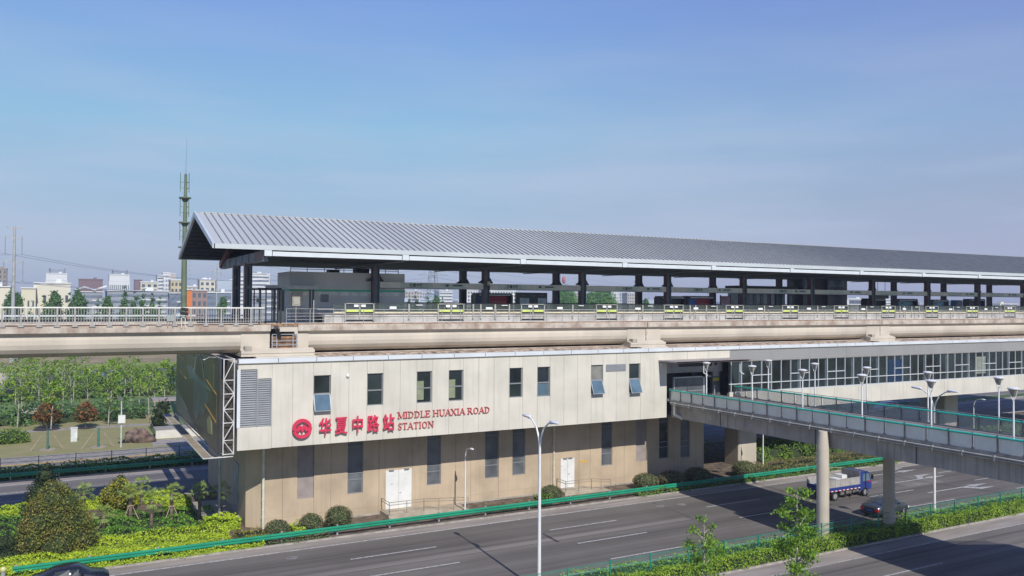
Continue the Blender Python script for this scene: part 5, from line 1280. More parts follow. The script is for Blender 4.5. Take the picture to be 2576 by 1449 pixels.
hedge('low_planting', 35.2, 36.4, 59.4, 60.6, .05, .95, [L_mid, core], .12, 100, .25, 14, label='bright green tuft left of the shrub by the second door', cat='plants')
hedge('low_planting', 44.6, 57.2, 58.42, 59.3, .05, .42, [L_mid, core], .12, 110, .2, 15, label='low green plants under the guardrail beside the footbridge', cat='plants', kind='stuff')
hedge('low_planting', 57.2, 82, 58.42, 59.5, .05, .45, [L_mid, core], .13, 100, .22, 16, label='low green plants under the guardrail beyond the footbridge', cat='plants', kind='stuff')
hedge('ochre_hedge', 60.4, 84, 59.8, 62.6, .05, .85, [L_brown, core], .14, 80, .3, 17, label='yellow green hedge behind the guardrail right of the square pier', cat='hedge')
hedge('dark_shrubbery', 65.4, 92, 65.2, 69.0, .05, 1.75, [L_mid, core], .22, 45, .55, 18, label='tall dark green shrubbery behind the yellow green hedge', cat='shrubbery')
hedge('dark_shrubbery', 56.6, 62.0, 69.5, 73.0, .05, 2.1, [L_green, core], .22, 45, .55, 19, label='shaded shrubbery between the building end and the square pier', cat='shrubbery')
hedge('dark_shrubbery', 84, 128, 60.0, 66.0, .05, 1.2, [L_mid, core], .24, 30, .4, 20, label='green shrubbery under the far right end of the hall', cat='shrubbery')
hedge('median_hedge', 18, 72, 39.64, 40.55, .08, .86, [L_hedge, core], .12, 170, .16, 21, label='dense green hedge along the front of the median, its face ragged', cat='hedge')
hedge('median_hedge', 72.05, 100, 39.64, 40.55, .08, .86, [L_hedge, core], .16, 70, .16, 22, label='far stretch of the front median hedge beyond the right frame edge', cat='hedge')
hedge('median_cover', 18, 100, 40.9, 43.05, .08, .50, [leafm('leaf_cover', (.16, .28, .03), (.08, .17, .015), .3, 2.0), core], .13, 75, .22, 23, label='lighter green ground cover behind the median fence', cat='ground cover', kind='stuff')
hedge('back_hedge', -20, 14, 91.0, 92.8, .08, 1.05, [L_green, core], .22, 40, .25, 24, label='dark green hedge behind the far guardrail at the left', cat='hedge')
hedge('back_hedge', 14.05, 110, 91.0, 92.8, .08, 1.05, [L_green, core], .35, 14, .25, 25, label='dark green hedge behind the far guardrail under the station', cat='hedge')

def bush(name, x, y, w, h, label, m, blobs, size, dens, sq=1.0, cat='bush', trunk=True, grp=None):
    s = thing(name, label, cat, (x, y, 0), grp)
    B_ = [((x+bx*w, y+by*w, bz*h), br*w, sq) for bx, by, bz, br in blobs]
    P, N = clumps(B_, dens); P += rng.normal(size=P.shape)*size*.5; k_ = P[:,2] > .05; P, N = P[k_], N[k_]
    cb = MB()
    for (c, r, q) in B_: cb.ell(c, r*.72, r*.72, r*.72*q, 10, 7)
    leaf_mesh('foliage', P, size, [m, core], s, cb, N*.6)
    if trunk: b = MB(); b.cyl((x, y, 0), (x, y, h*.5), .12, .06, 8); b.build('trunk', bark, s)
    return s
bush('photinia_bush', -.05, 62.9, 1.0, 1.0, 'huge rounded bush with reddish bronze new leaves at the bottom left', L_red,
     [(0,0,1.4,1.5),(-1.1,0,1.2,1.3),(1.2,0,1.2,1.35),(.1,-.6,.9,1.4),(0,.1,2.7,1.5),(-.75,0,2.3,1.3),(.75,.1,2.3,1.35),(-.1,.1,3.7,1.15),(-.7,.2,3.3,1.05),(.5,.1,3.25,1.15),(1.8,-.1,.8,1.0),(-1.75,.1,.8,1.0),(-.2,.1,4.25,.8),(.3,.2,4.0,.75),(1.35,0,2.0,.95),(-1.4,0,2.0,.9)], .13, 75, 1.0, 'bush')
def conebush(x, y, h, r, label, m, size, dens, name='conifer', grp=None, n=6):
    bl = []
    for i in range(n):
        t = i/(n-1); bl.append((random.uniform(-.12,.12)*r, random.uniform(-.1,.1)*r, .12*h+t*h*.82, r*(1-t*.82)))
        a = random.uniform(0, 6.28); bl.append((cos(a)*r*.5*(1-t), sin(a)*r*.4*(1-t), .12*h+t*h*.75, r*.65*(1-t*.8)))
    return bush(name, x, y, 1.0, 1.0, label, m, bl, size, dens, 1.0, 'tree', True, grp)
conebush(-.75, 73.6, 4.4, 1.85, 'dark evergreen standing behind the big reddish bush', L_dark, .18, 60)
conebush(4.4, 75.0, 2.7, 1.5, 'dark evergreen behind the yellow leaved bush', L_dark, .18, 50, n=4)
conebush(-2.9, 62.6, 2.6, 1.1, 'shaded dark bush cut off by the left frame edge', L_dark, .14, 60, n=3, name='bush')
bush('yellow_bush', 4.35, 73.2, 1.0, 1.0, 'yellow green bush with golden leaf tips right of the reddish bush', L_yel, [(0,0,1.5,1.15),(-.6,0,1.5,.8),(.6,-.1,1.2,.85),(0,0,2.2,.7),(.2,-.3,.9,.9)], .16, 70)
def palm(x, y, h, label, props=False, lean=0., sc=1.0):
    p = thing('fan_palm', label, 'palm tree', (x, y, 0), 'small fan palms by the billboard')
    b = MB(); b.tube([(x, y, 0), (x+lean*.5, y, h*.5), (x+lean, y, h*.82)], [.14*sc, .13*sc, .15*sc], 9); b.build('trunk', barkr, p)
    b = MB(); cx_, cy_, cz_ = x+lean, y, h*.84
    for i in range(17):
        a = i*2.399; el = radians(78-i*6.6+random.uniform(-10, 10)); L = (.60+random.uniform(-.08, .12))*sc
        d = Vector((cos(a)*cos(el), sin(a)*cos(el), sin(el))); q = Vector((cx_, cy_, cz_))+d*L*.85
        b.beam((cx_, cy_, cz_), q, .018); sd_ = d.cross(Vector((0,0,1))).normalized(); nn = sd_.cross(d)
        for k in range(11):
            t = radians(-82+164*k/10); e = (d*cos(t)+sd_*sin(t)).normalized(); tip = q+e*L*(.85-.18*abs(k-5)/5)-Vector((0,0,.12+.06*abs(k-5)/5)); wv = sd_*cos(t)*.024-d*sin(t)*.024
            b.add([q, q+e*L*.4+wv, tip, q+e*L*.4-wv], [(0,1,2,3)])
    b.build('fronds', L_palm, p)
    if props:
        b = MB()
        for a in (215, 330, 90): b.cyl((cx_+.1*cos(radians(a)), y+.1*sin(radians(a)), h*.5), (x+.75*cos(radians(a)), y+.6*sin(radians(a)), .05), .03, n=6)
        b.tube([(x-.25, y-.16, h*.47), (x+.25, y-.16, h*.47)], .03, 6); b.build('props', woodp, p)
palm(4.95, 69.8, 2.75, 'fan palm with timber props, in front of the yellow bush', True)
palm(6.2, 67.2, 2.55, 'fan palm without props, lowest crown in the middle of the group')
palm(7.7, 68.2, 2.75, 'fan palm with long timber props in the middle of the group', True)
palm(9.5, 66.6, 2.95, 'fan palm nearest the billboard truss in sunlight')
palm(11.1, 67.2, 2.6, 'shaded fan palm against the west wall of the station')
palm(3.05, 68.0, 1.5, 'short fan palm with timber props right of the reddish bush', True)
palm(6.1, 74.6, 2.1, 'fan palm at the back with its fronds over the road edge')
palm(1.9, 75.4, 1.7, 'pale fan palm peeping out behind the reddish bush')
palm(60.6, 69.2, 2.7, 'shaded fan palm standing between the building end and the square pier', sc=1.25)

def tree(name, x, y, h, cr, label, m, size=.3, nl=900, trunkm=barkp, cb=.35, shape='r', grp=None, tr=.09, lean=0., limbs=9, seed=0, cat='tree'):
    R2 = random.Random(seed or int(x*13+y*7)); t = thing(name, label, cat, (x, y, 0), grp)
    b = MB(); top = Vector((x+lean, y+lean*.3, h*.93)); b.tube([(x, y, 0), (x+lean*.3+R2.uniform(-.1,.1), y, h*.35), (x+lean*.7, y, h*.65), top], [tr, tr*.75, tr*.5, tr*.15], 7)
    ends = []
    for i in range(limbs):
        s_ = cb+(.95-cb)*(i+.5)/limbs; a = i*2.4+R2.uniform(-.4, .4); z = h*s_
        if shape == 'c': rr = cr*(1.05-(s_-cb)/(1-cb)*.85)
        elif shape == 'p': rr = cr*(.55+.6*sin(pi*(s_-cb)/(1-cb)))*.8
        else: rr = cr*sqrt(max(.1, 1-((s_-cb)/(1-cb)*1.7-.75)**2))
        p0 = Vector((x+lean*s_, y+lean*.3*s_, z-.15*h*(.3 if shape != 'c' else .05))); rr *= R2.uniform(.7, 1.1)
        p1 = p0+Vector((cos(a)*rr, sin(a)*rr, rr*(.9 if shape != 'c' else .15)))
        pm = p0.lerp(p1, .5)+Vector((0,0,rr*.08)); b.tube([p0, pm, p1], [tr*.38, tr*.25, tr*.1], 5)
        ends += [(pm, rr*.35), (p1, rr*.42), (p0.lerp(p1, .8), rr*.4)]
        for k in range(2):
            a2 = a+R2.uniform(-1, 1); p2 = pm+Vector((cos(a2)*rr*.5, sin(a2)*rr*.5, rr*.35)); b.tube([pm, p2], [tr*.2, tr*.07], 4); ends.append((p2, rr*.34))
    ends.append((top, cr*.22))
    b.build('trunk', trunkm, t)
    wts = np.array([r**2 for _, r in ends]); wts /= wts.sum(); P = []
    for (c, r), wg in zip(ends, wts):
        n = max(6, int(nl*wg)); d = rng.normal(size=(n,3))*r*np.array([.62,.62,.42]); P.append(d+np.array(c))
    leaf_mesh('crown', np.concatenate(P), size, [m], t, None, None)
    return t
# two young poplars rising from the bottom edge
tree('young_poplar', 24.05, 27.0, 8.5, .78, 'slim young tree with bright leaves, the left one of the two at the bottom edge', L_poplar, .115, 2700, barkp, .30, 'p', 'young roadside trees in the foreground', .07, 0, 20, 11)
tree('young_poplar', 29.5, 26.9, 9.25, .95, 'fuller young tree with bright leaves at the bottom edge, in front of the sunlit pillar', L_poplar, .12, 6200, barkp, .22, 'p', 'young roadside trees in the foreground', .09, -.1, 28, 5)
# ---- park beyond the roads
b = MB(); b.box(-60, 60, 134, 172, 0, .065); b.build('rough_grass', mat('rough_grass', (.13, .20, .05), .95, var=.35, scale=.4, col2=(.08, .13, .04)), kind='structure')
WOOD = [(-10.5,136,8.5,1.6),(-8.2,127,7.6,1.5),(-7,141,9,1.8),(-4.5,139,9.2,1.8),(-4.7,127,8.6,1.7),(-2.6,146,9,1.9),(-1.4,137.7,9,1.8),(-.8,124,7.2,1.1),(.6,143,9,1.9),(1.7,134,8.7,1.7),(3.9,139,7.6,1.6),(4.1,148,8.4,1.7),(5.9,123.5,6.8,1.0),(6.8,141,7.6,1.6),(7.5,150,8.2,1.7),(9.8,139.5,8.6,1.4),(11.6,131.3,6.6,2.3),(11.5,147,7,1.5),(13.2,140,7.6,1.6),(13.5,153,8.2,1.7),(15.6,149,7.8,1.5),(17.0,150,6.8,1.3),(18.3,145,7.6,1.5),(-12,150,9,1.9),(-6,154,9.2,1.9),(10,158,7.5,1.8),(16,160,7.6,1.8),(2.2,157,9,1.8)]
DESC = ['at the far left', 'near the left edge', 'left of the pale paired trunks', 'with paired pale trunks', 'with a dark lower trunk', 'behind the left maple', 'leaning slightly left of the maple', 'with a bare pale trunk by the left maple', 'behind the bare trunk', 'between the two maples', 'behind the right maple on the left', 'far back behind the right maple', 'thin with a pale trunk right of the second maple', 'behind the white boulder group', 'far back near the river', 'with a straight trunk near the white pole', 'broad and bright above the rocks', 'right of the tall straight trunk', 'behind the broad bright tree', 'far back on the right', 'near the billboard edge', 'last before the billboard', 'partly behind the billboard', 'far back at the left', 'second row at the left', 'back row behind the bright tree', 'back row behind the billboard', 'back row in the centre']
for i, (x, y, h_, r_) in enumerate(WOOD):
    if i in (2, 11, 19, 26): continue
    tree('park_tree', x, y, h_*.93, r_, f'young green park tree {DESC[i]}', L_wood if i % 3 else leafm('leaf_wood_b', (.12, .20, .03), (.055, .11, .02), .35, .5), .32, (380, 520, 700)[i % 3] if h_ > 7 else 430, barkp, (.30, .38, .26)[i % 3], 'r', 'young trees in the park under the viaduct', .10, random.uniform(-.5, .5), 9, i+1)
bush('red_maple', -1.3, 124.9, 1.0, 1.0, 'small round tree with rusty orange leaves, the left of two', L_maple, [(0,0,2.2,1.25),(-.6,0,1.7,.9),(.7,0,1.7,.95),(0,-.2,2.9,.7)], .3, 22, 1, 'tree', grp='rusty leaved small trees')
bush('red_maple', 3.2, 123.9, 1.0, 1.0, 'small round tree with rusty brown leaves, the right of two', L_maple, [(0,0,2.1,1.2),(-.5,0,1.6,.85),(.6,0,1.7,.9),(0,0,3.0,.6)], .3, 22, 1, 'tree', grp='rusty leaved small trees')
bush('park_bush', -4.7, 114.4, 1.0, 1.0, 'olive green rounded bush on the lawn at the left edge', L_mid, [(0,0,.6,1.3),(-1.2,0,.5,1.1),(1.0,0,.5,.9)], .22, 40, 1)
bush('dark_park_bush', 11.9, 118.5, 1.0, 1.0, 'dark bush in front of the dark lawn beside the billboard', L_dark, [(0,0,2.2,1.1),(-.3,0,1.0,1.0),(.4,0,3.1,.8)], .28, 25, 1)
hedge('park_undergrowth', -15, 11, 129.5, 134.5, 0, 2.0, [leafm('leaf_under', (.075, .15, .035), (.03, .075, .02), .4, .4), core], .36, 16, 1.6, 31, label='low mixed undergrowth behind the park path', cat='undergrowth', kind='stuff')
hedge('riverside_scrub', -40, 34, 160, 171, 0, 2.2, [leafm('leaf_reed', (.11, .17, .035), (.05, .10, .02), .4, .2), core], .6, 7, 1.6, 32, label='rough reeds and scrub along the near river bank', cat='scrub', kind='stuff')
hedge('bank_scrub', -40, 60, 302, 312, .2, 3.4, [L_far, core], 1.3, 1.6, 1.8, 33, label='scrub line on the far river bank under the girder', cat='scrub', kind='stuff')
b = MB(); b.box(10.6, 30, 112, 121, .02, .10); b.build('dark_lawn', lawn2, kind='structure')
b = MB()
for cx_, cy_, r_ in ((-1.3, 124.4, 1.6), (3.2, 123.6, 1.3)): b.cyl((cx_, cy_, .05), (cx_, cy_, .11), r_, n=18)
b.build('mulch_bed', mat('mulch', (.035, .03, .03), .95), kind='structure')
# boulders
def boulder(x, y, rx, ry, rz, label, m=rockm):
    b = MB(); b.ell((x, y, rz*.55), rx, ry, rz, 12, 8); o = b.build('boulder', m, None, label=label, cat='rock', group='brown boulders on the lawn')
    R2 = random.Random(int(x*31)); 
    for v in o.data.vertices:
        f_ = 1+.22*sin(v.co.x*3.1+v.co.z*4)+R2.uniform(-.07, .07); c_ = Vector((x, y, rz*.5)); v.co = c_+(v.co-c_)*f_
    return o
boulder(7.6, 108.8, .9, .7, .65, 'dark brown boulder at the left of the rock group'); boulder(8.7, 108.4, .95, .8, .95, 'largest reddish boulder in the rock group'); boulder(9.5, 108.0, .75, .6, .55, 'paler boulder at the right of the rock group'); boulder(8.0, 110.0, .8, .7, 1.0, 'tall dark boulder behind the others')
boulder(-3.5, 139, 1.2, .8, .8, 'grey block of stone behind the young trees at the left', concg)
wl = thing('garden_wall', 'low white rendered wall on the lawn left of the billboard', 'wall', (13, 110, 0))
b = MB(); b.box(10.5, 17.5, 110.0, 110.3, 0, 1.12); b.build('wall_face', mat('white_render', (.60, .58, .52), .8, var=.05), wl)
b = MB(); b.box(10.4, 17.6, 109.95, 112.5, 1.12, 1.22); b.build('coping', pathm, wl)
ct = thing('control_pole', 'slim white pole with a square white box and small solar head on the lawn', 'pole', (6.4, 105.6, 0))
b = MB(); b.cyl((6.4, 105.6, 0), (6.4, 105.6, 5.4), .09, .07, 10); b.build('pole', mat('pole_pale', (.52, .56, .50), .5), ct)
b = MB(); b.box(6.05, 6.8, 105.3, 105.6, 2.85, 3.75); b.build('box', whitep, ct)
b = MB(); b.beam((6.2, 105.6, 5.5), (6.1, 105.5, 5.9), .5, .05); b.ell((6.4, 105.6, 5.45), .12, .12, .12, 8, 6); b.build('head', framem, ct)
b = MB(); b.box(1.35, 2.05, 112.2, 112.8, 0, 1.65); b.box(1.3, 2.1, 112.15, 112.85, 1.65, 1.72); b.build('utility_cabinet', mat('cabinet_white', (.62, .64, .62), .5), None, label='white upright utility cabinet on the lawn between the maples', cat='cabinet')
def propped(x, y, label):
    s = thing('propped_stem', label, 'young tree stem', (x, y, 0), 'propped stems in the lawn')
    b = MB(); b.cyl((x, y, 0), (x, y, 2.3), .12, .1, 8); b.build('wrapped_trunk', mat('wrap_teal', (.06, .17, .14), .8), s)
    b = MB()
    for dx in (-1.7, 1.6): b.cyl((x+dx*.35, y, 1.7), (x+dx, y-.1, .02), .035, n=6)
    b.build('props', woodp, s)
    b = MB(); b.cyl((x, y, .06), (x, y, .12), .85, n=18); b.build('mulch_ring', mat('ring_soil', (.33, .27, .20), .9), s)
propped(-1.0, 107.4, 'teal wrapped tree stem with splayed timber props, the left of two'); propped(4.1, 106.6, 'teal wrapped tree stem with splayed timber props, the right of two')
rd = thing('viewing_platform', 'pale flat slab structure on the dark lawn just left of the billboard', 'slab', (14, 124, 0))
b = MB(); b.box(11.4, 20, 124, 127, 3.0, 3.3); b.build('slab', pathm, rd)
b = MB(); b.box(12.2, 12.5, 125, 125.3, 0, 3.0); b.box(18, 18.3, 125, 125.3, 0, 3.0); b.build('post', concg, rd)

# ---- trees rising above the left railing and under the canopy (far bank)
FT = [(-9.4,215,18.8,1.0,'r'),(-8.0,215,18.2,.8,'r'),(-5.7,215,18.0,.5,'c'),(-3.1,215,18.1,.4,'c'),(-1.1,215,18.8,1.1,'r'),(1.9,215,18.5,.5,'c'),(3.9,215,19.1,1.2,'r'),(7.8,215,17.2,.6,'c'),(9.9,215,17.9,.9,'r'),(13.2,215,20.3,1.2,'c'),(15.6,215,19.2,1.1,'c'),(17.4,215,19.8,1.1,'c'),(19.5,215,18.9,1.0,'c'),(21.0,215,18.0,.8,'c'),(35.4,215,17.8,.8,'r'),
 (98.5,250,19.2,1.0,'c'),(100.9,250,20.6,1.0,'c'),(105.1,250,20.2,1.0,'c'),(107.8,250,18.9,1.1,'r'),(110.2,250,18.5,.9,'c'),(137.6,250,19.6,.8,'c'),(158.4,250,21.1,3.7,'r'),(169.5,250,19.6,2.9,'r'),(173.9,250,20.8,4.0,'r'),(193.8,250,18.6,1.1,'r')]
FL = ['in front of the low cream building', 'close right of the first one before the cream building', 'pointed, by the wing of slit windows', 'thin, before the cream hall', 'rounded, before the middle of the cream hall', 'thin and leafless looking, right of the cream hall', 'broad, at the right end of the cream hall', 'small pointed, before the grey hall', 'rounded, left of the tall conical one', 'tallest cone, under the second white office', 'second cone right of the tallest', 'pointed cone in the middle of the row', 'cone at the right of the row', 'last low cone before the mast', 'low rounded, right of the orange tower', 'small cone right of the equipment room', 'sharp tall cone right of the equipment room', 'cone beside the lattice pylon', 'low rounded, by the lattice pylon', 'low cone by the banded block', 'small cone between red shelter and information board', 'large bright green, behind the third near column', 'wide low green, left part of the big clump', 'largest bright green, right part of the clump', 'small one right of the flats']
for i, (x, y, zt, r, k) in enumerate(FT):
    s_ = (300/215 if y == 215 else 340/250)*.985; X, Y = x*s_, y*s_; zt = 17+(zt-17)*s_; r = max(1.7, r*s_*1.75)
    t = thing('distant_tree', f'distant green tree {FL[i]}', 'tree', (X, Y, 0), 'distant trees seen above the viaduct')
    b = MB(); b.cyl((X, Y, 0), (X, Y, zt*.7), .3, .12, 7); b.build('trunk', bark, t)
    bl2 = []; zb = 7.5 if k == 'c' else max(5, zt-r*3.2); n = 7
    for q in range(n):
        f_ = q/(n-1); z = zb+(zt-zb-.4)*f_; rr = r*((1-f_)**.75*.9+.12) if k == 'c' else r*(.35+.62*sin(pi*(.16+.8*f_)))
        bl2 += [((X+random.uniform(-.2,.2)*r, Y, z), max(.35, rr*.85), 1.15), ((X+random.uniform(-.6,.6)*rr, Y-.3*rr, z+random.uniform(-.5,.5)), max(.3, rr*.5), 1.1)]
    P, N = clumps(bl2, 4.0); P += rng.normal(size=P.shape)*.22; cb = MB()
    for (c, r_, q) in bl2: cb.ell(c, r_*.7, r_*.7, r_*.75, 8, 6)
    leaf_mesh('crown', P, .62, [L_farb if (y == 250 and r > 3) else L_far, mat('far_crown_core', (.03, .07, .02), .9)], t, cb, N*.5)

# ================================================================== CITY
CITY = [
 (-40.0,-30.1,36.3,620,'grid','brown','tall brown office block with grey window grid at the left edge'),
 (-22.4,-13.6,20.8,300,'slit','cream','low cream building with dark square windows behind the left railing'),
 (-10.4,-6.6,20.4,295,'slit','cream2','lower cream wing with tall slit windows left of the cream hall'),
 (-7.3,2.9,22.1,300,'slit','cream','large plain cream hall with slit windows behind the green trees'),
 (-9.2,4.4,36.1,700,'office','white','white office block with grey roof frame above the cream hall'),
 (10.9,25.1,30.4,620,'plain','maroon','dark maroon windowless block left of the second white office'),
 (32.7,46.7,36.1,700,'office','white','white office block with grey roof frame right of the maroon block'),
 (6.4,14.2,19.9,350,'band','grey','grey hall with folded white roof below the maroon block'),
 (15.1,35.9,20.3,335,'band','grey','long grey workshop with pale roof edge and white window band'),
 (57.5,63.6,34.6,800,'plain','maroon','small distant red block right of the white office'),
 (40.5,49.8,27.2,520,'grid','cream2','stepped cream block with small windows left of the striped tower'),
 (56.9,60.6,33.4,600,'band','white','pale tower wing with balcony bands beside the striped tower'),
 (60.4,65.3,35.3,600,'tower','white','white apartment tower with a dark central window strip'),
 (66.4,69.5,34.9,610,'plain','beige','plain beige block close to the white striped tower'),
 (46.8,52.0,26.6,430,'grid','yellow','yellow block with white parapet left of the green mast'),
 (35.7,40.5,19.6,332,'band','blue','blue grey glass fronted shed left of the green mast'),
 (40.1,42.0,20.8,320,'plain','orange','bright orange stair tower right of the green mast'),
 (42.5,47.9,20.7,324,'grid','brick','brick and glass block beside the orange stair tower'),
 (48.8,57.6,19.9,330,'band','blue','dark glass shed with white porch right of the brick block'),
 (63.4,73.3,25.0,520,'grid','beige','distant beige housing row behind the green mast'),
 (67.0,75.1,28.0,480,'grid','cream','cream villa block with domed white roof above the sheds'),
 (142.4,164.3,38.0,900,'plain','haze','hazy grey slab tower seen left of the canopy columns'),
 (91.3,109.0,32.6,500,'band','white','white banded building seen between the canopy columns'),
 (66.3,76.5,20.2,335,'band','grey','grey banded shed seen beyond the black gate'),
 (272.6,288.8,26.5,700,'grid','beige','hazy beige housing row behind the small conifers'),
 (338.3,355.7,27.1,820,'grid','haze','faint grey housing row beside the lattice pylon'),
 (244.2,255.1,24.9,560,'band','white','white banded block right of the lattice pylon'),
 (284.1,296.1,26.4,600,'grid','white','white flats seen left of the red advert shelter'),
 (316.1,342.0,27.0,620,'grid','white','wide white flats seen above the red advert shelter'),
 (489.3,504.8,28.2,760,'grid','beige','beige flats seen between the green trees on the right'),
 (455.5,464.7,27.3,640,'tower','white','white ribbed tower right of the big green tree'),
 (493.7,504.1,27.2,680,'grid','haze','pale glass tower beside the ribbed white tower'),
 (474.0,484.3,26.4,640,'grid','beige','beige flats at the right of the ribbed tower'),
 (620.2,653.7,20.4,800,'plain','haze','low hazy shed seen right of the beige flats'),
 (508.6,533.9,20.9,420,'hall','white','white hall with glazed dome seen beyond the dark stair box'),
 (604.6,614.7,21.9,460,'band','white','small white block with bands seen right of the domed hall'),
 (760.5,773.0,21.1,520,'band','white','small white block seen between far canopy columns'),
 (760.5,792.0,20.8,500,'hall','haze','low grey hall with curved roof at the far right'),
]
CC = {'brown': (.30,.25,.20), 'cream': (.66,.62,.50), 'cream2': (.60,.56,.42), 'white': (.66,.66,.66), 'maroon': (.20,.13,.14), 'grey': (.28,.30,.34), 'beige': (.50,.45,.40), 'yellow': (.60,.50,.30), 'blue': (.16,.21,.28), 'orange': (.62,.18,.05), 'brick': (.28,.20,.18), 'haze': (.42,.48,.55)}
wdark = mat('far_window', (.10, .12, .15), .3, var=.2, scale=.2); wband = mat('far_window_band', (.16, .19, .24), .3, var=.2, scale=.2); wpale = mat('far_pale', (.62, .63, .63), .6, var=.05)
for (x0, x1, zt, y, sty, ck, lb) in CITY:
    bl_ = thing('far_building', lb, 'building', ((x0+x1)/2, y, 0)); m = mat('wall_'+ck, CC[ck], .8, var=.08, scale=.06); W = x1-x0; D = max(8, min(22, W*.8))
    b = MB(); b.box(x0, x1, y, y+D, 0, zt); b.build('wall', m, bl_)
    e = .08*y/300
    if sty in ('slit', 'grid', 'office', 'tower'):
        nx, fh = {'slit': (max(3, int(W/1.9)), 4.2), 'grid': (max(3, int(W/2.4)), 3.0), 'office': (10, 7.5), 'tower': (5, 3.0)}[sty]
        z = zt-{'slit': 6.0, 'grid': 2.6, 'office': 13, 'tower': 3}[sty]; rows = 0
        while z > 9 and rows < 7:
            b = MB()
            for i in range(nx):
                cx_ = x0+W*(i+.5)/nx; ww = W/nx*(.20 if sty == 'slit' else .28 if sty == 'grid' else .22 if sty == 'office' else .30)
                if sty == 'tower' and i not in (2,): ww *= .5
                if sty == 'slit' and (i*7+rows*3) % 5 == 0: continue
                b.box(cx_-ww, cx_+ww, y-e*.3, y, z, z+fh*(.55 if sty != 'office' else .72))
            b.build('windows', wdark, bl_); z -= fh; rows += 1
        if sty == 'office':
            b = MB(); b.box(x0, x1, y-e, y, zt-4.6, zt-4.2)
            for i in range(11): b.box(x0+W*i/10-.25, x0+W*i/10+.25, y-e, y, zt-13, zt-4.6)
            b.build('pilasters', wpale, bl_)
            b = MB(); b.box(x0+W*.15, x0+W*.9, y+3, y+6, zt, zt+3.4); b.slot(1).box(x0+W*.13, x0+W*.2, y+2, y+3, zt, zt+4.2); b.box(x0+W*.86, x0+W*.92, y+2, y+3, zt, zt+4.2); b.build('roof_frame', [mat('roof_frame_grey', (.24, .28, .33), .6), wband], bl_)
    elif sty == 'band':
        b = MB(); z = zt-1.6; k = 0
        while z > 8 and k < 8: b.box(x0+W*.02, x1-W*.02, y-e, y, z-.4, z+.45); z -= 2.3; k += 1
        b.build('window_band', wband, bl_)
        b = MB(); z = zt-3.1
        for i in range(3): b.box(x0+W*.55, x1-W*.05, y-e*1.5, y, z-.25, z+.25); z -= 2.3
        b.build('balcony', wpale, bl_)
    elif sty == 'hall':
        b = MB(); n = 12; pts = [(x0+W*.15+W*.6*i/n, zt+W*.05*sin(pi*i/n)) for i in range(n+1)]; b.prism(pts+[(pts[-1][0], zt-.2), (pts[0][0], zt-.2)], 'y', y+1, y+D-1); b.build('roof', mat('hall_roof_green', (.30, .36, .36), .5), bl_)
        b = MB(); b.box(x0+W*.2, x1-W*.05, y-e, y, zt-3.4, zt-.6); b.build('glazing', wdark, bl_)
    b = MB(); b.box(x0-.2, x1+.2, y-.3, y+D, zt, zt+.35+.3*(y > 400)); 
    if W > 8: b.box(x0+W*.6, x0+W*.75, y+2, y+5, zt+.3, zt+1.6)
    b.build('roof_edge', wpale if ck not in ('maroon', 'brown') else m, bl_)
# folded white roof on the grey hall, domes on the villa
b = MB(); b.prism([(4.6, 20.9), (8, 22.1), (11.4, 21.1), (15.4, 22.6), (15.5, 22.0), (11.4, 20.6), (8, 21.6), (4.7, 20.5)], 'y', 349, 360); b.build('folded_roof', wpale, None, label='folded white roof plate over the grey hall under the maroon block', cat='roof')
b = MB(); b.ell((70.5, 486, 28), 2.4, 2.4, 1.9); b.ell((73.6, 486, 27.6), 1.3, 1.3, 1.3); b.build('domes', wpale, None, label='small white domes above the cream villa block', cat='dome')
# hazy woods and low roofs closing the horizon
R3 = random.Random(9)
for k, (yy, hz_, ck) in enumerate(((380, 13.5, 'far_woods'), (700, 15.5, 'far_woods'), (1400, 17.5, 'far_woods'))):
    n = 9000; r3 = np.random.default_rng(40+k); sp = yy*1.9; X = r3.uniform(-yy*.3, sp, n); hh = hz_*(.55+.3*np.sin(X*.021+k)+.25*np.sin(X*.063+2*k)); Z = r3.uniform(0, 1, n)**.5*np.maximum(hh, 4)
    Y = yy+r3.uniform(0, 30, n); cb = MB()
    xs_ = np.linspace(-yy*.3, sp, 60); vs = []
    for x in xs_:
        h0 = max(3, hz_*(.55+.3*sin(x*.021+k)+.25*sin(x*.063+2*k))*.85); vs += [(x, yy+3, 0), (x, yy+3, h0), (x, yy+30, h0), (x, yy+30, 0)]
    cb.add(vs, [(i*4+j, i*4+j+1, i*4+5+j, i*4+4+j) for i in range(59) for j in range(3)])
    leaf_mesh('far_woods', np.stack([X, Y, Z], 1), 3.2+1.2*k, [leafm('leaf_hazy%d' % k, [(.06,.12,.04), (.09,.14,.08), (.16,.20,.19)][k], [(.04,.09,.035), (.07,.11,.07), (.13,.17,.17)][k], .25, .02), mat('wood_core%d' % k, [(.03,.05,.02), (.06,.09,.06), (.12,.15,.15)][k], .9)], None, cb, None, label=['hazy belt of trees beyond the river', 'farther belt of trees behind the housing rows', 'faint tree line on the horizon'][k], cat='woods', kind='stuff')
for i in range(46):
    y = R3.uniform(520, 1300); x = R3.uniform(.02, 1.75)*y; w_ = R3.uniform(14, 46); h_ = 16+R3.uniform(-1.5, 5.5)*y/900
    b = MB(); b.box(x, x+w_, y, y+14, 0, h_)
    nz_ = 3
    ck = R3.choice(['white', 'beige', 'haze', 'cream', 'grey'])
    b.slot(1)
    for j in range(nz_): b.box(x+w_*.04, x+w_*.96, y-.3, y, h_-2.2-3*j, h_-1.0-3*j)
    b.slot(0).box(x+w_*.2, x+w_*.35, y+3, y+7, h_, h_+1.8)
    o = b.build('skyline_block', [mat('wall_'+ck, CC[ck]), wband], None, label='small hazy housing block, one of many low ones on the skyline beyond the river', cat='building', group='small housing blocks along the skyline')
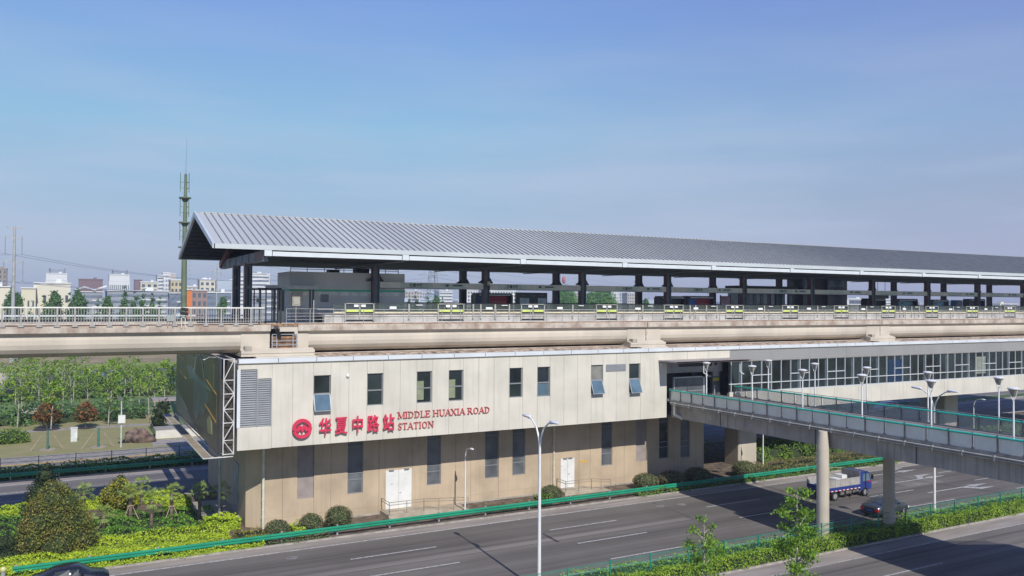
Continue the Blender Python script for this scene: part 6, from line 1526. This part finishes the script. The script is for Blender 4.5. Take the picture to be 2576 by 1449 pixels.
# ---- telecom mast
ms = thing('telecom_mast', 'tall green telecom mast with ring platforms and antenna rods left of the canopy gable', 'mast', (14.5, 118, 0))
b = MB(); b.cyl((14.5, 118, 0), (14.5, 118, 24), .50, .33, 16); b.cyl((14.5, 118, 24), (14.55, 118, 33.9), .31, .17, 14); b.build('pole', mastg, ms)
b = MB(); b.cyl((14.55, 118, 33.9), (14.6, 118, 38.9), .05, .015, 6); b.build('lightning_rod', latt, ms)
for z in (30.7, 27.4, 24.1):
    b = MB(); b.cyl((14.5, 118, z-.08), (14.5, 118, z+.08), .78, n=20); b.cyl((14.5, 118, z-.5), (14.5, 118, z-.1), .3, .5, 12); b.build('ring_platform', mastg, ms)
for z0_ in (31.5, 28.2, 25.0):
    for dx, dy in ((-.62, -.1), (.50, .25), (.42, -.5)):
        b = MB(); b.box(14.5+dx-.04, 14.5+dx+.04, 118+dy-.04, 118+dy+.04, z0_, z0_+2.5)
        for z in (z0_+.5, z0_+1.3): b.beam((14.5+dx, 118+dy, z), (14.5, 118, z), .05)
        b.build('antenna', mastg, ms)
b = MB(); z = 3
while z < 24: b.box(15.05, 15.2, 117.7, 117.8, z, z+.06); z += .6
b.build('step_bolts', mastg, ms)
# ---- pylons and wires
def tube_pylon(x, y, h, arms, label, r=1.0):
    p = thing('power_pylon', label, 'pylon', (x, y, 0), 'tubular power pylons')
    b = MB(); b.cyl((x, y, 0), (x+.2, y, h), r, r*.45, 12); b.build('pole', pylonm, p)
    for z, L, dz in arms:
        b = MB()
        for s_ in (-1, 1): b.beam((x, y, z), (x+s_*L, y-s_*L*.1, z+.35), .22, .3)
        b.build('cross_arm', pylonm, p)
        b = MB()
        if dz:
            for s_ in (-1, 1): b.cyl((x+s_*L*.97, y-s_*L*.1, z+.3), (x+s_*L*.97, y-s_*L*.1, z-dz), .12, n=6)
            b.build('insulator', latt, p)
tube_pylon(-11.15, 260, 36.6, ((36.1, 1.7, 0), (33.6, 2.0, 4.6), (27.0, 2.3, 5.4)), 'grey double pole pylon with insulator strings at the left edge', .62)
tube_pylon(52.1, 330, 31, ((30.2, 2.2, 0), (28, 1.6, 1.5)), 'slim grey pylon seen under the left eave of the canopy', .42)
tube_pylon(83, 380, 27, ((26.8, 2.2, 0), (24.3, 2.6, 0), (20.8, 2.6, 0)), 'slim dark pylon between the canopy columns and the equipment room', .35)
def lattice(x, y, h, w0, label):
    p = thing('lattice_pylon', label, 'pylon', (x, y, 0), 'hazy lattice pylons'); b = MB(); n = 9
    for i in range(n):
        t0, t1 = i/n, (i+1)/n; a, c = w0*(1-t0*.82), w0*(1-t1*.82)
        for sx_, sy_ in ((-1,-1),(1,-1),(1,1),(-1,1)): b.beam((x+sx_*a, y+sy_*a, h*t0), (x+sx_*c, y+sy_*c, h*t1), .32)
        for sy_ in (-1, 1): b.beam((x-a, y+sy_*a, h*t0), (x+c, y+sy_*c, h*t1), .2); b.beam((x+a, y+sy_*a, h*t0), (x-c, y+sy_*c, h*t1), .2)
    b.build('tower_frame', latt, p); b = MB()
    for z, L in ((h*.72, w0*2.2), (h*.84, w0*1.8), (h*.96, w0*1.3)): b.beam((x-L, y, z), (x+L, y, z), .3); b.beam((x-L, y, z), (x, y, z+1.6), .2); b.beam((x+L, y, z), (x, y, z+1.6), .2)
    b.build('cross_arm', latt, p)
lattice(179.6, 420, 44, 4.2, 'hazy lattice pylon rising behind the second column bay')
lattice(590, 900, 46, 5, 'faint lattice pylon seen right of the third near column'); lattice(680, 900, 48, 5, 'faint lattice pylon seen between the fourth and fifth near columns'); lattice(900, 1000, 46, 5, 'faint lattice pylon above the glass booth')
def wire(pts_, sag, r, label):
    b = MB()
    for (p, q) in zip(pts_[:-1], pts_[1:]):
        P_ = []
        for i in range(13):
            t = i/12; v = Vector(p).lerp(Vector(q), t); v.z -= sag*4*t*(1-t); P_.append(v)
        b.tube(P_, r, 4)
    b.build('power_line', wirem, None, label=label, cat='power line', group='power lines behind the viaduct')
for i, (dx, za, nm) in enumerate(((-2.0, 29.3, 'upper left'), (2.0, 29.2, 'upper right'), (-2.3, 21.9, 'lower left'), (2.3, 21.8, 'lower right'))):
    wire([(-90, 250, za+3), (-11.1+dx, 260, za), (83+dx, 380, 26.5-(i > 1)*3), (300, 620, 30)], 2.6, .06, f'{nm} of the four thin power lines leaving the left pylon')
for i in range(3):
    wire([(80, 420, 40-4*i), (179.6, 420, 41-5*i), (420, 640, 40-4*i), (900, 1000, 42-5*i)], 5, .10, f'{("highest", "middle", "lowest")[i]} of the faint lines strung from the lattice pylon')
cr_ = thing('crane_mast', 'distant slanted crane mast with a red tank seen under the canopy', 'crane', (372, 600, 0))
b = MB(); b.beam((366, 600, 8), (373, 600, 42), .8); b.beam((374, 600, 8), (374.5, 600, 42), .8); b.build('mast', mat('crane_grey', (.45,.46,.5), .6), cr_)
b = MB(); b.ell((377.5, 600, 36.5), 1.6, 1.6, 3.2); b.build('red_tank', mat('crane_red', (.45,.12,.12), .6), cr_)

# ---- haze: one closed box of even thin air round the whole scene
b = MB(); b.box(-705, 3005, -85, 1645, -1.2, 58); 
hz = b.build('haze', [], None, label='thin pale haze filling the air', cat='haze', kind='stuff')
hm = bpy.data.materials.new('haze_air'); hm.use_nodes = True; hn = hm.node_tree; hn.nodes.clear()
ho = hn.nodes.new('ShaderNodeOutputMaterial'); hv = hn.nodes.new('ShaderNodeVolumePrincipled'); hv.inputs['Color'].default_value = (.80, .86, 1.0, 1); hv.inputs['Density'].default_value = .00035; hv.inputs['Anisotropy'].default_value = .2
hn.links.new(hv.outputs[0], ho.inputs['Volume']); hz.data.materials.clear(); hz.data.materials.append(hm)
